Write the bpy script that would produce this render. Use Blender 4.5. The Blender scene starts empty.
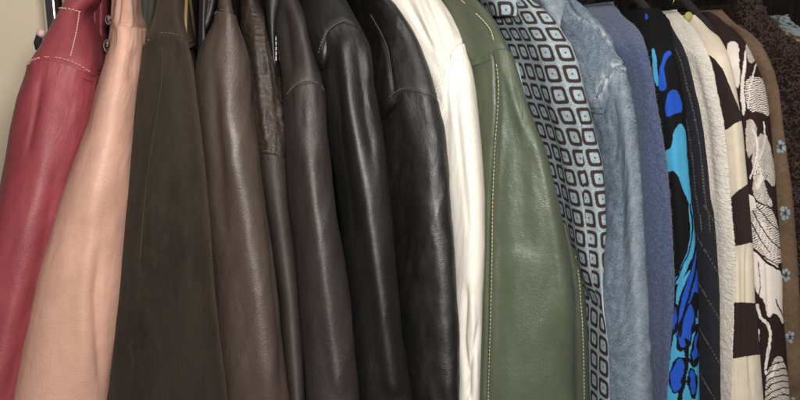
import bpy, math, random
import numpy as np
from mathutils import Vector

random.seed(4)
scene = bpy.context.scene
col = scene.collection

# ------------------------------------------------------------------ camera
EYE = np.array([0.0, 0.0, 1.45])
YAW, PITCH, F = math.radians(12.0), math.radians(12.0), 785.0
FWD = np.array([math.sin(YAW) * math.cos(PITCH), math.cos(YAW) * math.cos(PITCH), -math.sin(PITCH)])
RGT = np.array([math.cos(YAW), -math.sin(YAW), 0.0])
UPV = np.cross(RGT, FWD)
RAIL_Y, SLEEVE_Y = 1.08, 0.85

cam_d = bpy.data.cameras.new("camera")
cam = bpy.data.objects.new("camera", cam_d)
col.objects.link(cam)
cam.location = EYE
cam.rotation_euler = (math.pi / 2 - PITCH, 0, -YAW)
cam_d.sensor_width = 36.0
cam_d.lens = 36.0 * F / 800.0
cam_d.clip_start = 0.02
cam_d.clip_end = 50
scene.camera = cam


def ray(u, v):
    u = np.asarray(u, float)[..., None]
    v = np.asarray(v, float)[..., None]
    return FWD * F + RGT * (u - 400) + UPV * (200 - v)


def onplane(u, v, Y):
    r = ray(u, v)
    t = (np.asarray(Y) - EYE[1]) / r[..., 1]
    return EYE + r * t[..., None]


def project(P):
    d = P - EYE
    w = d @ FWD
    return 400 + F * (d @ RGT) / w, 200 - F * (d @ UPV) / w


# ------------------------------------------------------------------ numpy noise
def vnoise(x, y, seed=0):
    xi, yi = np.floor(x).astype(np.int64), np.floor(y).astype(np.int64)
    fx, fy = x - xi, y - yi
    fx, fy = fx * fx * fx * (fx * (fx * 6 - 15) + 10), fy * fy * fy * (fy * (fy * 6 - 15) + 10)

    def h(a, b):
        n = (a * 374761393 + b * 668265263 + seed * 974634777) & 0xFFFFFFFF
        n = ((n ^ (n >> 13)) * 1274126177) & 0xFFFFFFFF
        n = n ^ (n >> 16)
        return (n & 0xFFFF) / 32767.5 - 1.0
    a, b, c, d = h(xi, yi), h(xi + 1, yi), h(xi, yi + 1), h(xi + 1, yi + 1)
    return (a * (1 - fx) + b * fx) * (1 - fy) + (c * (1 - fx) + d * fx) * fy


def fbm(x, y, seed=0, oct=3):
    s, a, t = 0, 1, 0
    for k in range(oct):
        s = s + a * vnoise(x * 2 ** k, y * 2 ** k, seed + 17 * k)
        t += a
        a *= 0.5
    return s / t


def curve(pts, sm=7.0):
    """smooth function of v through (v, value) points"""
    p = sorted(pts)
    vs = np.array([a for a, b in p], float)
    xs = np.array([b for a, b in p], float)
    g = np.arange(-140, 760, 1.0)
    y = np.interp(g, vs, xs)
    # extrapolate slopes at the ends
    if len(vs) > 1:
        s0 = (xs[1] - xs[0]) / max(vs[1] - vs[0], 1e-6)
        s1 = (xs[-1] - xs[-2]) / max(vs[-1] - vs[-2], 1e-6)
        y = np.where(g < vs[0], xs[0] + s0 * (g - vs[0]), y)
        y = np.where(g > vs[-1], xs[-1] + s1 * (g - vs[-1]), y)
    if sm > 0:
        k = np.exp(-0.5 * (np.arange(-30, 31) / sm) ** 2)
        k /= k.sum()
        y = np.convolve(np.pad(y, 30, mode='reflect', reflect_type='odd'), k, mode='valid')
    return lambda v: np.interp(v, g, y)


# ------------------------------------------------------------------ mesh helpers
def mesh_obj(name, V, Fq, mat, parent=None, uv=None, colr=None, smooth=True, loc=None):
    me = bpy.data.meshes.new(name)
    o = bpy.data.objects.new(name, me)
    col.objects.link(o)
    off = np.zeros(3)
    if parent is not None:
        o.parent = parent
        off = np.array(parent['_base']) if '_base' in parent else np.zeros(3)
        o['_base'] = list(off)
    elif loc is not None:
        o.location = loc
        off = np.array(loc)
    V = np.asarray(V, float) - off
    sizes = np.array([len(f) for f in Fq])
    flat = np.concatenate([np.asarray(f) for f in Fq]) if not isinstance(Fq, np.ndarray) else Fq.ravel()
    me.vertices.add(len(V))
    me.vertices.foreach_set('co', V.ravel())
    me.loops.add(len(flat))
    me.loops.foreach_set('vertex_index', flat.astype(np.int32))
    me.polygons.add(len(sizes))
    me.polygons.foreach_set('loop_start', np.concatenate([[0], np.cumsum(sizes)[:-1]]).astype(np.int32))
    me.polygons.foreach_set('loop_total', sizes.astype(np.int32))
    me.polygons.foreach_set('use_smooth', np.full(len(sizes), smooth))
    me.update(calc_edges=True)
    if uv is not None:
        l = me.uv_layers.new(name='uv')
        l.data.foreach_set('uv', np.asarray(uv)[flat].ravel())
    if colr is not None:
        a = me.color_attributes.new('print', 'FLOAT_COLOR', 'POINT')
        c4 = np.ones((len(V), 4))
        c4[:, :3] = colr
        a.data.foreach_set('color', c4.ravel())
    me.validate()
    if mat:
        me.materials.append(mat)
    return o


def thing(name, label, cat, base, group=None):
    o = bpy.data.objects.new(name, None)
    o.empty_display_size = 0.05
    col.objects.link(o)
    o.location = base
    o['label'] = label
    o['category'] = cat
    o['_base'] = list(base)
    if group:
        o['group'] = group
    return o


def tag(o, label, cat=None, kind=None, group=None):
    o['label'] = label
    if cat:
        o['category'] = cat
    if kind:
        o['kind'] = kind
    if group:
        o['group'] = group


def grid_normals(P):
    du = np.gradient(P, axis=1)
    dv = np.gradient(P, axis=0)
    n = np.cross(du, dv)
    n /= np.maximum(np.linalg.norm(n, axis=-1, keepdims=True), 1e-12)
    return n


def cloth(parent, name, L, R, Y, v0, v1, mat, dep=0.03, n=2.3, back=0.08, folds=(), noise=(), seam=None, seam_side=None,
          paint=None, pitch=1.1, dep_yoke=None, inward=0.12, seed=1, tuck=8, skew=0.0, hemcap=True, dome=0.0, ld=0.0):
    """One sewn piece of cloth: a closed, rounded slab whose nearest edge runs down the curve between L and R.
    seam_side: 'above' -> the piece ends under the seam, 'below' -> the piece starts on it."""
    Lf, Rf, Yf = curve(L, 1.8 if dome else 4), curve(R, 1.8 if dome else 4), curve(Y, 8)
    wmax = max(float(np.max(Rf(np.linspace(v0, v1, 30)) - Lf(np.linspace(v0, v1, 30)))), 8.0)
    nf = int(min(130, max(26, wmax / pitch * 1.25)))
    th = np.linspace(0, math.pi, nf)
    c, s_ = np.cos(th), np.sin(th)
    xs = np.sign(c) * np.abs(c) ** (2 / n)
    s = (1 - xs) / 2
    df = 1 - np.abs(s_) ** (2 / n)
    nb = 7
    tb = (np.arange(nb, 0, -1)) / nb
    S = np.concatenate([np.zeros(nb), s, np.ones(nb)])
    DF = np.concatenate([np.ones(nb), df, np.ones(nb)])
    BK = np.concatenate([tb, np.zeros(nf), tb[::-1]])
    nr = int((v1 - v0) / pitch)
    if seam is not None:
        sf = curve([(b, a) for a, b in [(y, x) for x, y in seam]], 2.0)   # x -> y
        vm = sum(y for x, y in seam) / len(seam)
        u_at = Lf(vm) + (Rf(vm) - Lf(vm)) * S
        xa, xb = min(x for x, y in seam), max(x for x, y in seam)
        vs = sf(np.clip(u_at, xa, xb))
    if seam is not None and seam_side == 'above':
        k = np.linspace(0, 1, nr)[:, None]
        VV = v0 + (vs[None, :] + tuck - v0) * k
    elif seam is not None and seam_side == 'below':
        k = np.linspace(0, 1, nr)[:, None]
        VV = vs[None, :] + (v1 - vs[None, :]) * k
    else:
        VV = np.repeat(np.linspace(v0, v1, nr)[:, None], len(S), 1)
    l, r, yr = Lf(VV), Rf(VV), Yf(VV)
    dp = np.full_like(VV, dep)
    if dep_yoke is not None:
        slope = np.clip((yr - (yr[-1:].min())) / 0.12, 0, 1)
        dp = dep + (dep_yoke - dep) * slope
    m = (l + r) / 2
    ysil = yr + 0.4 * dp
    XL = onplane(l, VV, ysil - skew * .45 * dp + .6 * ld)[..., 0]
    XR = onplane(r, VV, ysil + skew * .45 * dp)[..., 0]
    Z = onplane(m, VV, yr)[..., 2]
    W = XR - XL
    bk = back if np.isscalar(back) else None
    BKm = (np.full_like(VV, back) if bk is not None else np.maximum(back(yr, VV) - yr - dp, 0.02))
    mid = (XL + XR) / 2
    if dome:
        tt = np.clip((VV - v0) / dome, 0, 1)
        dm = np.sqrt(np.maximum(1 - (1 - tt) ** 2, 0.0004))
        BKm = BKm * dm
        dp = dp * (.35 + .65 * dm)
    ds = 1 - inward * BK[None, :] ** 2
    X = mid + (S[None, :] - 0.5) * W * ds
    Yw = yr + dp * DF[None, :] + BKm * BK[None, :]
    wsc = np.clip(W / W.max(), .15, 1) ** 1.3 if ld else 1.0
    Yw = Yw + skew * (S[None, :] - 0.5) * dp * wsc + ld * wsc * np.clip((.5 - S[None, :]) / .5, 0, 1) ** 1.4
    P = np.stack([X, Yw, Z], -1)
    N = grid_normals(P)
    front = -N[:, nb + nf // 2, 1].mean()
    if front < 0:
        N = -N
    # surface coordinates in metres
    seg = np.linalg.norm(np.diff(P, axis=1), axis=-1)
    cu = np.concatenate([np.zeros((P.shape[0], 1)), np.cumsum(seg, 1)], 1)
    cu = cu - cu[:, nb + nf // 2][:, None]
    segv = np.linalg.norm(np.diff(P, axis=0), axis=-1).mean(1)
    cv = np.concatenate([[0], np.cumsum(segv)])
    CU, CV = cu, np.repeat(cv[:, None], P.shape[1], 1)
    u, v = project(P)
    D = np.zeros_like(u)
    YS = np.zeros_like(u)
    for fo in folds:
        path, amp, w = fo[0], fo[1], fo[2]
        fade = fo[3] if len(fo) > 3 else 18.0
        pf = curve(path, 5.0)
        va, vb = min(a for a, b in path), max(a for a, b in path)
        env = 1 / (1 + np.exp(-(v - va - fade * .5) / (fade * .25))) * 1 / (1 + np.exp((v - vb + fade * .5) / (fade * .25)))
        if len(fo) > 4:      # one side of the line lies lower than the other: an overlapping fold
            YS += amp / (1 + np.exp(-np.clip((u - pf(v)) / w, -40, 40))) * env
        else:
            D += amp * np.exp(-((u - pf(v)) / w) ** 2) * env
    for nz in noise:
        amp, sx, sy, sd = nz[0], nz[1], nz[2], nz[3]
        kind = nz[4] if len(nz) > 4 else 'fbm'
        e = 1.0
        if len(nz) > 5:
            a, b = nz[5]
            e = np.clip((v - a) / 15, 0, 1) * np.clip((b - v) / 15, 0, 1)
        sh = nz[6] if len(nz) > 6 else 0.0
        q = fbm((CU + sh * CV) * sx, CV * sy, sd)
        if kind == 'ridge':
            q = 1 - 2.2 * np.abs(q)
        D += amp * q * e
    if seam is not None and seam_side == 'below':
        dv = (VV - vs[None, :])
        D += 0.0013 * np.exp(-(dv / 7.0) ** 2) - 0.0035 * np.exp(-(dv / 1.1) ** 2)
        D += 0.0016 * np.clip(dv / 6, 0, 1) * np.exp(-(np.maximum(dv, 0) / 45.0)) * fbm(CU * 75, CV * 7, seed + 2)
        # little puckers gathered into the seam
        D += 0.0007 * np.exp(-(dv / 9.0)) * fbm(CU * 260, CV * 30, seed + 5)
    if seam is not None and seam_side == 'above':
        dv = (vs[None, :] - VV)
        D += np.where(dv < 0, -0.003 * np.clip(-dv / 3, 0, 1), -0.0012 * np.exp(-(dv / 3.0) ** 2))
    fadeb = 1 - np.clip(BK[None, :] * 1.2, 0, 1)
    P = P + N * (D * (0.25 + 0.75 * fadeb))[..., None]
    P[..., 1] += YS
    nrw, ncl = P.shape[:2]
    V = P.reshape(-1, 3)
    i = np.arange(nrw - 1)[:, None] * ncl + np.arange(ncl - 1)[None, :]
    q = np.stack([i, i + ncl, i + ncl + 1, i + 1], -1).reshape(-1, 4)
    e = np.arange(nrw - 1) * ncl
    qb = np.stack([e + ncl - 1, e + 2 * ncl - 1, e + ncl, e], -1)
    faces = [q, qb]
    fl = list(np.concatenate(faces))
    if hemcap:
        fl.append(np.arange((nrw - 1) * ncl, nrw * ncl)[::-1])
    fl.append(np.arange(0, ncl))
    uv = np.stack([CU.ravel(), -CV.ravel()], -1)
    colr = None
    if paint is not None:
        uu, vv = project(P)
        colr = paint(uu.ravel(), vv.ravel(), CU.ravel(), CV.ravel())
    o = mesh_obj(name, V, fl, mat, parent, uv=uv, colr=colr)
    sl = slice(nb - 2, nb + nf + 2)
    uu, vv = project(P[:, sl])
    return o, dict(P=P[:, sl].reshape(-1, 3), N=grid_normals(P)[:, sl].reshape(-1, 3) * (1 if front >= 0 else -1), u=uu.ravel(), v=vv.ravel())


def surf_path(surfs, path, step=0.8):
    """points of a drawn (u,v) line laid on the nearest cloth of surfs"""
    p = np.array(path, float)
    d = np.concatenate([[0], np.cumsum(np.linalg.norm(np.diff(p, axis=0), axis=1))])
    t = np.arange(0, d[-1], step)
    us, vs = np.interp(t, d, p[:, 0]), np.interp(t, d, p[:, 1])
    k = np.exp(-0.5 * (np.arange(-8, 9) / 4.0) ** 2)
    k /= k.sum()
    us = np.convolve(np.pad(us, 8, mode='reflect', reflect_type='odd'), k, 'valid')
    vs = np.convolve(np.pad(vs, 8, mode='reflect', reflect_type='odd'), k, 'valid')
    P = np.concatenate([s['P'] for s in surfs])
    N = np.concatenate([s['N'] for s in surfs])
    U = np.concatenate([s['u'] for s in surfs])
    Vv = np.concatenate([s['v'] for s in surfs])
    out, nn = [], []
    for a, b in zip(us, vs):
        d2 = (U - a) ** 2 + (Vv - b) ** 2
        idx = np.argpartition(d2, 40)[:40]
        # keep the front sheet only
        dist = np.linalg.norm(P[idx] - EYE, axis=1)
        w = np.exp(-d2[idx] / 1.2) * (dist < dist[np.argmin(d2[idx])] + 0.012) + 1e-12
        w /= w.sum()
        out.append((P[idx] * w[:, None]).sum(0))
        nn.append((N[idx] * w[:, None]).sum(0))
    out, nn = np.array(out), np.array(nn)
    nn /= np.linalg.norm(nn, axis=1, keepdims=True)
    toward = ((EYE - out) * nn).sum(1) < 0
    nn[toward] *= -1
    k = np.ones(7) / 7
    if len(out) > 12:
        for j in range(3):
            out[:, j] = np.convolve(np.pad(out[:, j], 3, mode='reflect', reflect_type='odd'), k, 'valid')
    return out, nn


class MB:
    def __init__(s):
        s.V, s.F = [], []

    def tube(s, pts, rad, sides=8, cap=True):
        pts = [Vector(p) for p in pts]
        b = len(s.V)
        up = None
        for i, p in enumerate(pts):
            d = (pts[min(i + 1, len(pts) - 1)] - pts[max(i - 1, 0)]).normalized()
            if up is None:
                up = Vector((0, 0, 1)) if abs(d.z) < .9 else Vector((1, 0, 0))
            x = up.cross(d).normalized()
            y = d.cross(x).normalized()
            up = y
            rr = rad[i] if isinstance(rad, (list, tuple)) else rad
            for k in range(sides):
                a = 2 * math.pi * k / sides
                s.V.append(tuple(p + (x * math.cos(a) + y * math.sin(a)) * rr))
        for i in range(len(pts) - 1):
            for k in range(sides):
                a, c = b + i * sides + k, b + i * sides + (k + 1) % sides
                s.F.append((a, c, c + sides, a + sides))
        if cap:
            s.F.append(tuple(b + k for k in range(sides))[::-1])
            s.F.append(tuple(b + (len(pts) - 1) * sides + k for k in range(sides)))

    def ball(s, c, r, nx=14, ny=9, ax=(1, 1, 1)):
        b = len(s.V)
        c = Vector(c)
        for i in range(ny + 1):
            ph = math.pi * i / ny
            for k in range(nx):
                a = 2 * math.pi * k / nx
                s.V.append((c.x + r * ax[0] * math.sin(ph) * math.cos(a), c.y + r * ax[1] * math.sin(ph) * math.sin(a), c.z + r * ax[2] * math.cos(ph)))
        for i in range(ny):
            for k in range(nx):
                s.F.append((b + i * nx + k, b + (i + 1) * nx + k, b + (i + 1) * nx + (k + 1) % nx, b + i * nx + (k + 1) % nx))

    def build(s, name, mat, parent=None, smooth=True, loc=None):
        return mesh_obj(name, np.array(s.V), [np.array(f) for f in s.F], mat, parent, smooth=smooth, loc=loc)


def stitches(parent, surfs, path, mat, dash=3.0, gap=1.2, r=0.0006, lift=0.0005, name='stitching', jit=0.0002):
    P, N = surf_path(surfs, path)
    d = np.concatenate([[0], np.cumsum(np.linalg.norm(np.diff(P, axis=0), axis=1))])
    mb = MB()
    t = 0.0
    dash, gap = dash * 1e-3, gap * 1e-3
    while t + dash < d[-1]:
        pts = []
        for f, l in ((0, -0.0007), (.2, lift), (.5, lift * 1.3), (.8, lift), (1, -0.0007)):
            q = t + dash * f
            p = np.array([np.interp(q, d, P[:, j]) for j in range(3)])
            nn = np.array([np.interp(q, d, N[:, j]) for j in range(3)])
            pts.append(p + nn * (l + random.uniform(0, jit)))
        mb.tube(pts, r, 6)
        t += dash + gap * random.uniform(.8, 1.25)
    return mb.build(name, mat, parent)


def welt(parent, surfs, path, mat, r=0.0015, name='seam', lift=0.0):
    P, N = surf_path(surfs, path)
    mb = MB()
    mb.tube([tuple(p + n * lift) for p, n in zip(P[::2], N[::2])], r, 8)
    return mb.build(name, mat, parent)


# ------------------------------------------------------------------ materials
def new_mat(name):
    m = bpy.data.materials.new(name)
    m.use_nodes = True
    nt = m.node_tree
    return m, nt, nt.nodes['Principled BSDF']


class NB:
    def __init__(s, nt):
        s.nt = nt

    def n(s, t, **kw):
        nd = s.nt.nodes.new(t)
        for k, v in kw.items():
            if k in nd.inputs:
                nd.inputs[k].default_value = v
            else:
                setattr(nd, k, v)
        return nd

    def l(s, a, b):
        s.nt.links.new(a, b)

    def math(s, op, a, b=None, c=None):
        nd = s.nt.nodes.new('ShaderNodeMath')
        nd.operation = op
        for i, x in enumerate((a, b, c)):
            if x is None:
                continue
            if isinstance(x, (int, float)):
                nd.inputs[i].default_value = x
            else:
                s.l(x, nd.inputs[i])
        return nd.outputs[0]

    def mix(s, f, a, b, mode='MIX'):
        nd = s.nt.nodes.new('ShaderNodeMix')
        nd.data_type = 'RGBA'
        nd.blend_type = mode
        for sock, x in ((nd.inputs[0], f), (nd.inputs[6], a), (nd.inputs[7], b)):
            if isinstance(x, (int, float)):
                sock.default_value = x
            elif isinstance(x, (tuple, list)):
                sock.default_value = (*x, 1) if len(x) == 3 else x
            else:
                s.l(x, sock)
        return nd.outputs[2]

    def noise(s, vec, scale, detail=3, rough=.55, dist=0.0):
        nd = s.n('ShaderNodeTexNoise', Scale=scale, Detail=detail, Roughness=rough, Distortion=dist)
        s.l(vec, nd.inputs['Vector'])
        return nd.outputs['Fac']

    def ramp(s, f, a, b, lo=0.0, hi=1.0):
        nd = s.nt.nodes.new('ShaderNodeMapRange')
        s.l(f, nd.inputs[0])
        for i, x in enumerate((a, b, lo, hi)):
            nd.inputs[i + 1].default_value = x
        return nd.outputs[0]

    def uv(s, sx=1, sy=1, rot=0):
        t = s.nt.nodes.new('ShaderNodeUVMap')
        t.uv_map = 'uv'
        mp = s.nt.nodes.new('ShaderNodeMapping')
        mp.inputs['Scale'].default_value = (sx, sy, 1)
        mp.inputs['Rotation'].default_value = (0, 0, rot)
        s.l(t.outputs[0], mp.inputs[0])
        return mp.outputs[0]

    def bump(s, h, dist, strength=1.0, prev=None):
        nd = s.n('ShaderNodeBump', Distance=dist, Strength=strength)
        s.l(h, nd.inputs['Height'])
        if prev is not None:
            s.l(prev, nd.inputs['Normal'])
        return nd.outputs[0]


def leather(name, c, rough=.42, grain=620, gb=.00035, var=.18, c2=None, spec=.5, scuff=.0, wrinkle=0.0, coat=0.0, rv=.14):
    m, nt, b = new_mat(name)
    q = NB(nt)
    uv = q.uv()
    vo = q.n('ShaderNodeTexVoronoi', Scale=grain, feature='DISTANCE_TO_EDGE')
    warp = q.noise(uv, 240, 2)
    q.l(uv, vo.inputs['Vector'])
    cell = q.ramp(vo.outputs['Distance'], 0.0, 0.22)
    fine = q.noise(uv, grain * 1.1, 3, .65)
    big0 = q.noise(uv, 9, 3, .6)
    big = q.noise(uv, 14, 4, .6)
    med = q.noise(uv, 75, 4, .65)
    wear = q.ramp(q.noise(q.uv(1, .5), 22, 4, .6, .5), .35, .68, .25, 1.1)
    h = q.math('MULTIPLY', wear, q.math('ADD', q.math('MULTIPLY', cell, .4), q.math('MULTIPLY', fine, .7)))
    crs = q.noise(q.uv(60, 22, .5), 1.0, 5, .62, 1.2)
    crs = q.math('SUBTRACT', 1.0, q.math('MULTIPLY', q.math('ABSOLUTE', q.math('SUBTRACT', crs, .5)), 9.0))
    crs = q.math('MULTIPLY', q.math('MAXIMUM', crs, 0.0), q.ramp(big0, .48, .7))
    nrm = q.bump(h, gb * .60)
    nrm = q.bump(crs, .0004, .7, nrm)
    nrm = q.bump(med, .0007, .7, nrm)
    if wrinkle:
        w1 = q.noise(q.uv(42, 26), 1.0, 5, .6, .8)
        rd = q.math('SUBTRACT', 1.0, q.math('ABSOLUTE', q.math('MULTIPLY', q.math('SUBTRACT', w1, .5), 5.0)))
        nrm = q.bump(rd, wrinkle, 1, nrm)
    dark = tuple(x * (1 - var) for x in c)
    lite = tuple(min(1, x * (1 + var)) for x in (c2 or c))
    cc = q.mix(q.ramp(big, .34, .66), dark, lite)
    cc = q.mix(q.math('MULTIPLY', q.ramp(med, .35, .7), .35), cc, tuple(x * .82 for x in c))
    if scuff:
        sc = q.noise(q.uv(1, .45), 60, 6, .72, .4)
        cc = q.mix(q.ramp(sc, .56, .78, 0, scuff), cc, tuple(min(1, x * 2.6 + .03) for x in c))
    q.l(cc, b.inputs['Base Color'])
    ro = q.math('ADD', rough - rv * .8, q.math('MULTIPLY', q.math('ADD', med, q.ramp(big0, .35, .65, 0, .6)), rv))
    q.l(ro, b.inputs['Roughness'])
    b.inputs['Specular IOR Level'].default_value = spec
    if coat:
        b.inputs['Coat Weight'].default_value = coat
        b.inputs['Coat Roughness'].default_value = .25
    q.l(nrm, b.inputs['Normal'])
    return m


def suede(name, c, var=.25, nap=.3):
    m, nt, b = new_mat(name)
    q = NB(nt)
    uv = q.uv()
    fine = q.noise(uv, 700, 3, .75)
    med = q.noise(q.uv(1, .45), 70, 6, .72, .6)
    big = q.noise(q.uv(1, .4), 16, 4, .65, .5)
    streak = q.noise(q.uv(1, .08), 180, 4, .7)
    lit = tuple(x * y for x, y in zip(c, (2.1, 1.8, 1.5)))
    cc = q.mix(q.ramp(big, .3, .7), tuple(x * (1 - var) for x in c), tuple(x * (1 + var) for x in c))
    cc = q.mix(q.ramp(med, .48, .8, 0, .5), cc, lit)
    cc = q.mix(q.ramp(streak, .5, .8, 0, .5), cc, lit)
    cc = q.mix(q.ramp(fine, .35, .7, 0, .55), cc, tuple(x * .45 for x in c))
    q.l(cc, b.inputs['Base Color'])
    b.inputs['Roughness'].default_value = .95
    b.inputs['Specular IOR Level'].default_value = .12
    b.inputs['Sheen Weight'].default_value = nap
    b.inputs['Sheen Roughness'].default_value = .4
    b.inputs['Sheen Tint'].default_value = (*[min(1, x * 7) for x in (c[0] * 1.25, c[1] * 1.1, c[2] * .95)], 1)
    q.l(q.bump(med, .0012, .8, q.bump(fine, .0008)), b.inputs['Normal'])
    return m


def cloth_base(q, b, weave_u=900, weave_v=900, amp=.0004, fuzz=.5):
    wu = q.n('ShaderNodeTexWave', Scale=1.0, Distortion=2.5, Detail=2.0)
    wu.inputs['Detail Scale'].default_value = 2
    q.l(q.uv(weave_u / 2.2, 0), wu.inputs['Vector'])
    wv = q.n('ShaderNodeTexWave', Scale=1.0, Distortion=2.5, Detail=2.0, bands_direction='Y')
    q.l(q.uv(0, weave_v / 2.2), wv.inputs['Vector'])
    f = q.noise(q.uv(), 1300, 3, .7)
    h = q.math('ADD', q.math('MULTIPLY', wu.outputs['Fac'], wv.outputs['Fac']), q.math('MULTIPLY', f, fuzz))
    return h, q.bump(h, amp)


def printed(name, rough=.85, weave=900, amp=.00035, sheen=.15, wash=.25):
    """cloth carrying its own dyed print (the 'print' attribute is the dye)"""
    m, nt, b = new_mat(name)
    q = NB(nt)
    at = nt.nodes.new('ShaderNodeVertexColor')
    at.layer_name = 'print'
    h, nrm = cloth_base(q, b, weave, weave, amp)
    cc = q.mix(q.math('MULTIPLY', q.ramp(h, .2, 1.1), wash), at.outputs['Color'], (0, 0, 0), 'MIX')
    md = q.noise(q.uv(), 60, 4, .6)
    cc = q.mix(q.ramp(md, .3, .8, 0, .35), cc, q.mix(1.0, cc, (.62, .6, .58), 'MULTIPLY'))
    q.l(cc, b.inputs['Base Color'])
    b.inputs['Roughness'].default_value = rough
    b.inputs['Specular IOR Level'].default_value = .2
    b.inputs['Sheen Weight'].default_value = sheen
    q.l(nrm, b.inputs['Normal'])
    return m


def wool(name, c, c2, var=.5, su=420, sv=420, rib=0, amp=.0012, sheen=.35, rot=0.0):
    m, nt, b = new_mat(name)
    q = NB(nt)
    fine = q.noise(q.uv(), 1100, 4, .75)
    mot = q.noise(q.uv(1, .6), 330, 4, .7)
    knit = q.n('ShaderNodeTexVoronoi', Scale=1.0)
    q.l(q.uv(su, sv, rot), knit.inputs['Vector'])
    kd = q.ramp(knit.outputs['Distance'], 0, .7, 1, 0)
    h = q.math('ADD', q.math('MULTIPLY', fine, .7), q.math('MULTIPLY', kd, .6))
    cc = q.mix(q.ramp(mot, .33, .67), c, c2)
    cc = q.mix(q.ramp(kd, .0, .8, var, 0), cc, tuple(x * .45 for x in c))
    cc = q.mix(q.ramp(q.noise(q.uv(), 22, 3), .3, .75, 0, .3), cc, tuple(x * .7 for x in c2))
    q.l(cc, b.inputs['Base Color'])
    b.inputs['Roughness'].default_value = .95
    b.inputs['Specular IOR Level'].default_value = .1
    b.inputs['Sheen Weight'].default_value = sheen
    b.inputs['Sheen Roughness'].default_value = .5
    q.l(q.bump(h, amp), b.inputs['Normal'])
    return m


def denim(name):
    m, nt, b = new_mat(name)
    q = NB(nt)
    at = nt.nodes.new('ShaderNodeVertexColor')
    at.layer_name = 'print'
    tw = q.n('ShaderNodeTexWave', Scale=1.0, Distortion=1.5, Detail=2)
    q.l(q.uv(150, 150, .9), tw.inputs['Vector'])
    slub = q.noise(q.uv(1300, 420), 1.0, 3, .7)
    slub2 = q.noise(q.uv(120, 900), 1.0, 3, .7)
    mott = q.noise(q.uv(), 90, 5, .7)
    base = q.mix(q.ramp(slub, .40, .60), (.040, .060, .092), (.225, .285, .345))
    base = q.mix(q.ramp(tw.outputs['Fac'], .2, .9, 0, .4), base, (.05, .075, .115))
    base = q.mix(q.ramp(slub2, .5, .8, 0, .4), base, (.33, .39, .46))
    base = q.mix(q.ramp(mott, .45, .75, 0, .5), base, (.33, .40, .48))
    w = q.math('MULTIPLY', at.outputs['Color'], q.ramp(mott, .2, .6, .55, 1.0))
    base = q.mix(w, base, (.52, .55, .58))
    q.l(base, b.inputs['Base Color'])
    b.inputs['Roughness'].default_value = .9
    b.inputs['Specular IOR Level'].default_value = .15
    h = q.math('ADD', q.math('MULTIPLY', tw.outputs['Fac'], .5), slub)
    q.l(q.bump(h, .0005), b.inputs['Normal'])
    return m


def square_print(name, px=.0238, py=.0268, ou=.0, ov=.0):
    """pale blue woven cloth with dark brown rounded-square rings, each with a dot"""
    m, nt, b = new_mat(name)
    q = NB(nt)
    uvm = nt.nodes.new('ShaderNodeUVMap')
    uvm.uv_map = 'uv'
    wob = q.n('ShaderNodeTexNoise', Scale=320, Detail=3)
    q.l(uvm.outputs[0], wob.inputs['Vector'])
    sep = nt.nodes.new('ShaderNodeSeparateXYZ')
    q.l(uvm.outputs[0], sep.inputs[0])
    sw = nt.nodes.new('ShaderNodeSeparateColor')
    q.l(wob.outputs['Color'], sw.inputs[0])
    ux = q.math('ADD', q.math('DIVIDE', q.math('ADD', sep.outputs[0], ou), px), q.math('MULTIPLY', q.math('SUBTRACT', sw.outputs[0], .5), .03))
    uy = q.math('ADD', q.math('DIVIDE', q.math('ADD', sep.outputs[1], ov), py), q.math('MULTIPLY', q.math('SUBTRACT', sw.outputs[1], .5), .03))
    ax = q.math('ABSOLUTE', q.math('SUBTRACT', q.math('FRACT', ux), .5))
    ay = q.math('ABSOLUTE', q.math('SUBTRACT', q.math('FRACT', uy), .5))
    d = q.math('POWER', q.math('ADD', q.math('POWER', ax, 5.0), q.math('POWER', ay, 5.0)), .2)
    ring = q.math('SUBTRACT', 1.0, q.ramp(q.math('ABSOLUTE', q.math('SUBTRACT', d, .335)), .066, .108))
    dot = q.math('SUBTRACT', 1.0, q.ramp(d, .035, .065))
    # fine printed wavy hatching between the squares
    hat = q.math('MULTIPLY', q.ramp(q.noise(q.uv(500, 900), 1.0, 2, .5), .5, .66, 0, .35), q.ramp(d, .40, .46))
    f = q.math('MINIMUM', 1.0, q.math('ADD', ring, q.math('ADD', q.math('MULTIPLY', dot, .8), hat)))
    h, nrm = cloth_base(q, b, 1100, 1100, .0003)
    pale = q.mix(q.ramp(q.noise(q.uv(), 160, 4, .7), .35, .7), (.30, .38, .42), (.50, .59, .63))
    dark = q.mix(q.ramp(q.noise(q.uv(), 500, 3, .7), .35, .7), (.034, .022, .021), (.075, .052, .048))
    cc = q.mix(f, pale, dark)
    q.l(cc, b.inputs['Base Color'])
    b.inputs['Roughness'].default_value = .82
    b.inputs['Specular IOR Level'].default_value = .2
    q.l(nrm, b.inputs['Normal'])
    return m


def plain(name, c, rough=.5, metal=0.0, spec=.5, nz=.0, nsc=40):
    m, nt, b = new_mat(name)
    q = NB(nt)
    tc = nt.nodes.new('ShaderNodeTexCoord')
    f = q.noise(tc.outputs['Object'], nsc, 4, .6)
    q.l(q.mix(q.ramp(f, .3, .7), tuple(x * (1 - nz) for x in c), tuple(min(1, x * (1 + nz)) for x in c)), b.inputs['Base Color'])
    b.inputs['Roughness'].default_value = rough
    b.inputs['Metallic'].default_value = metal
    b.inputs['Specular IOR Level'].default_value = spec
    if nz:
        q.l(q.bump(f, .0006, .5), b.inputs['Normal'])
    return m


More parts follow.
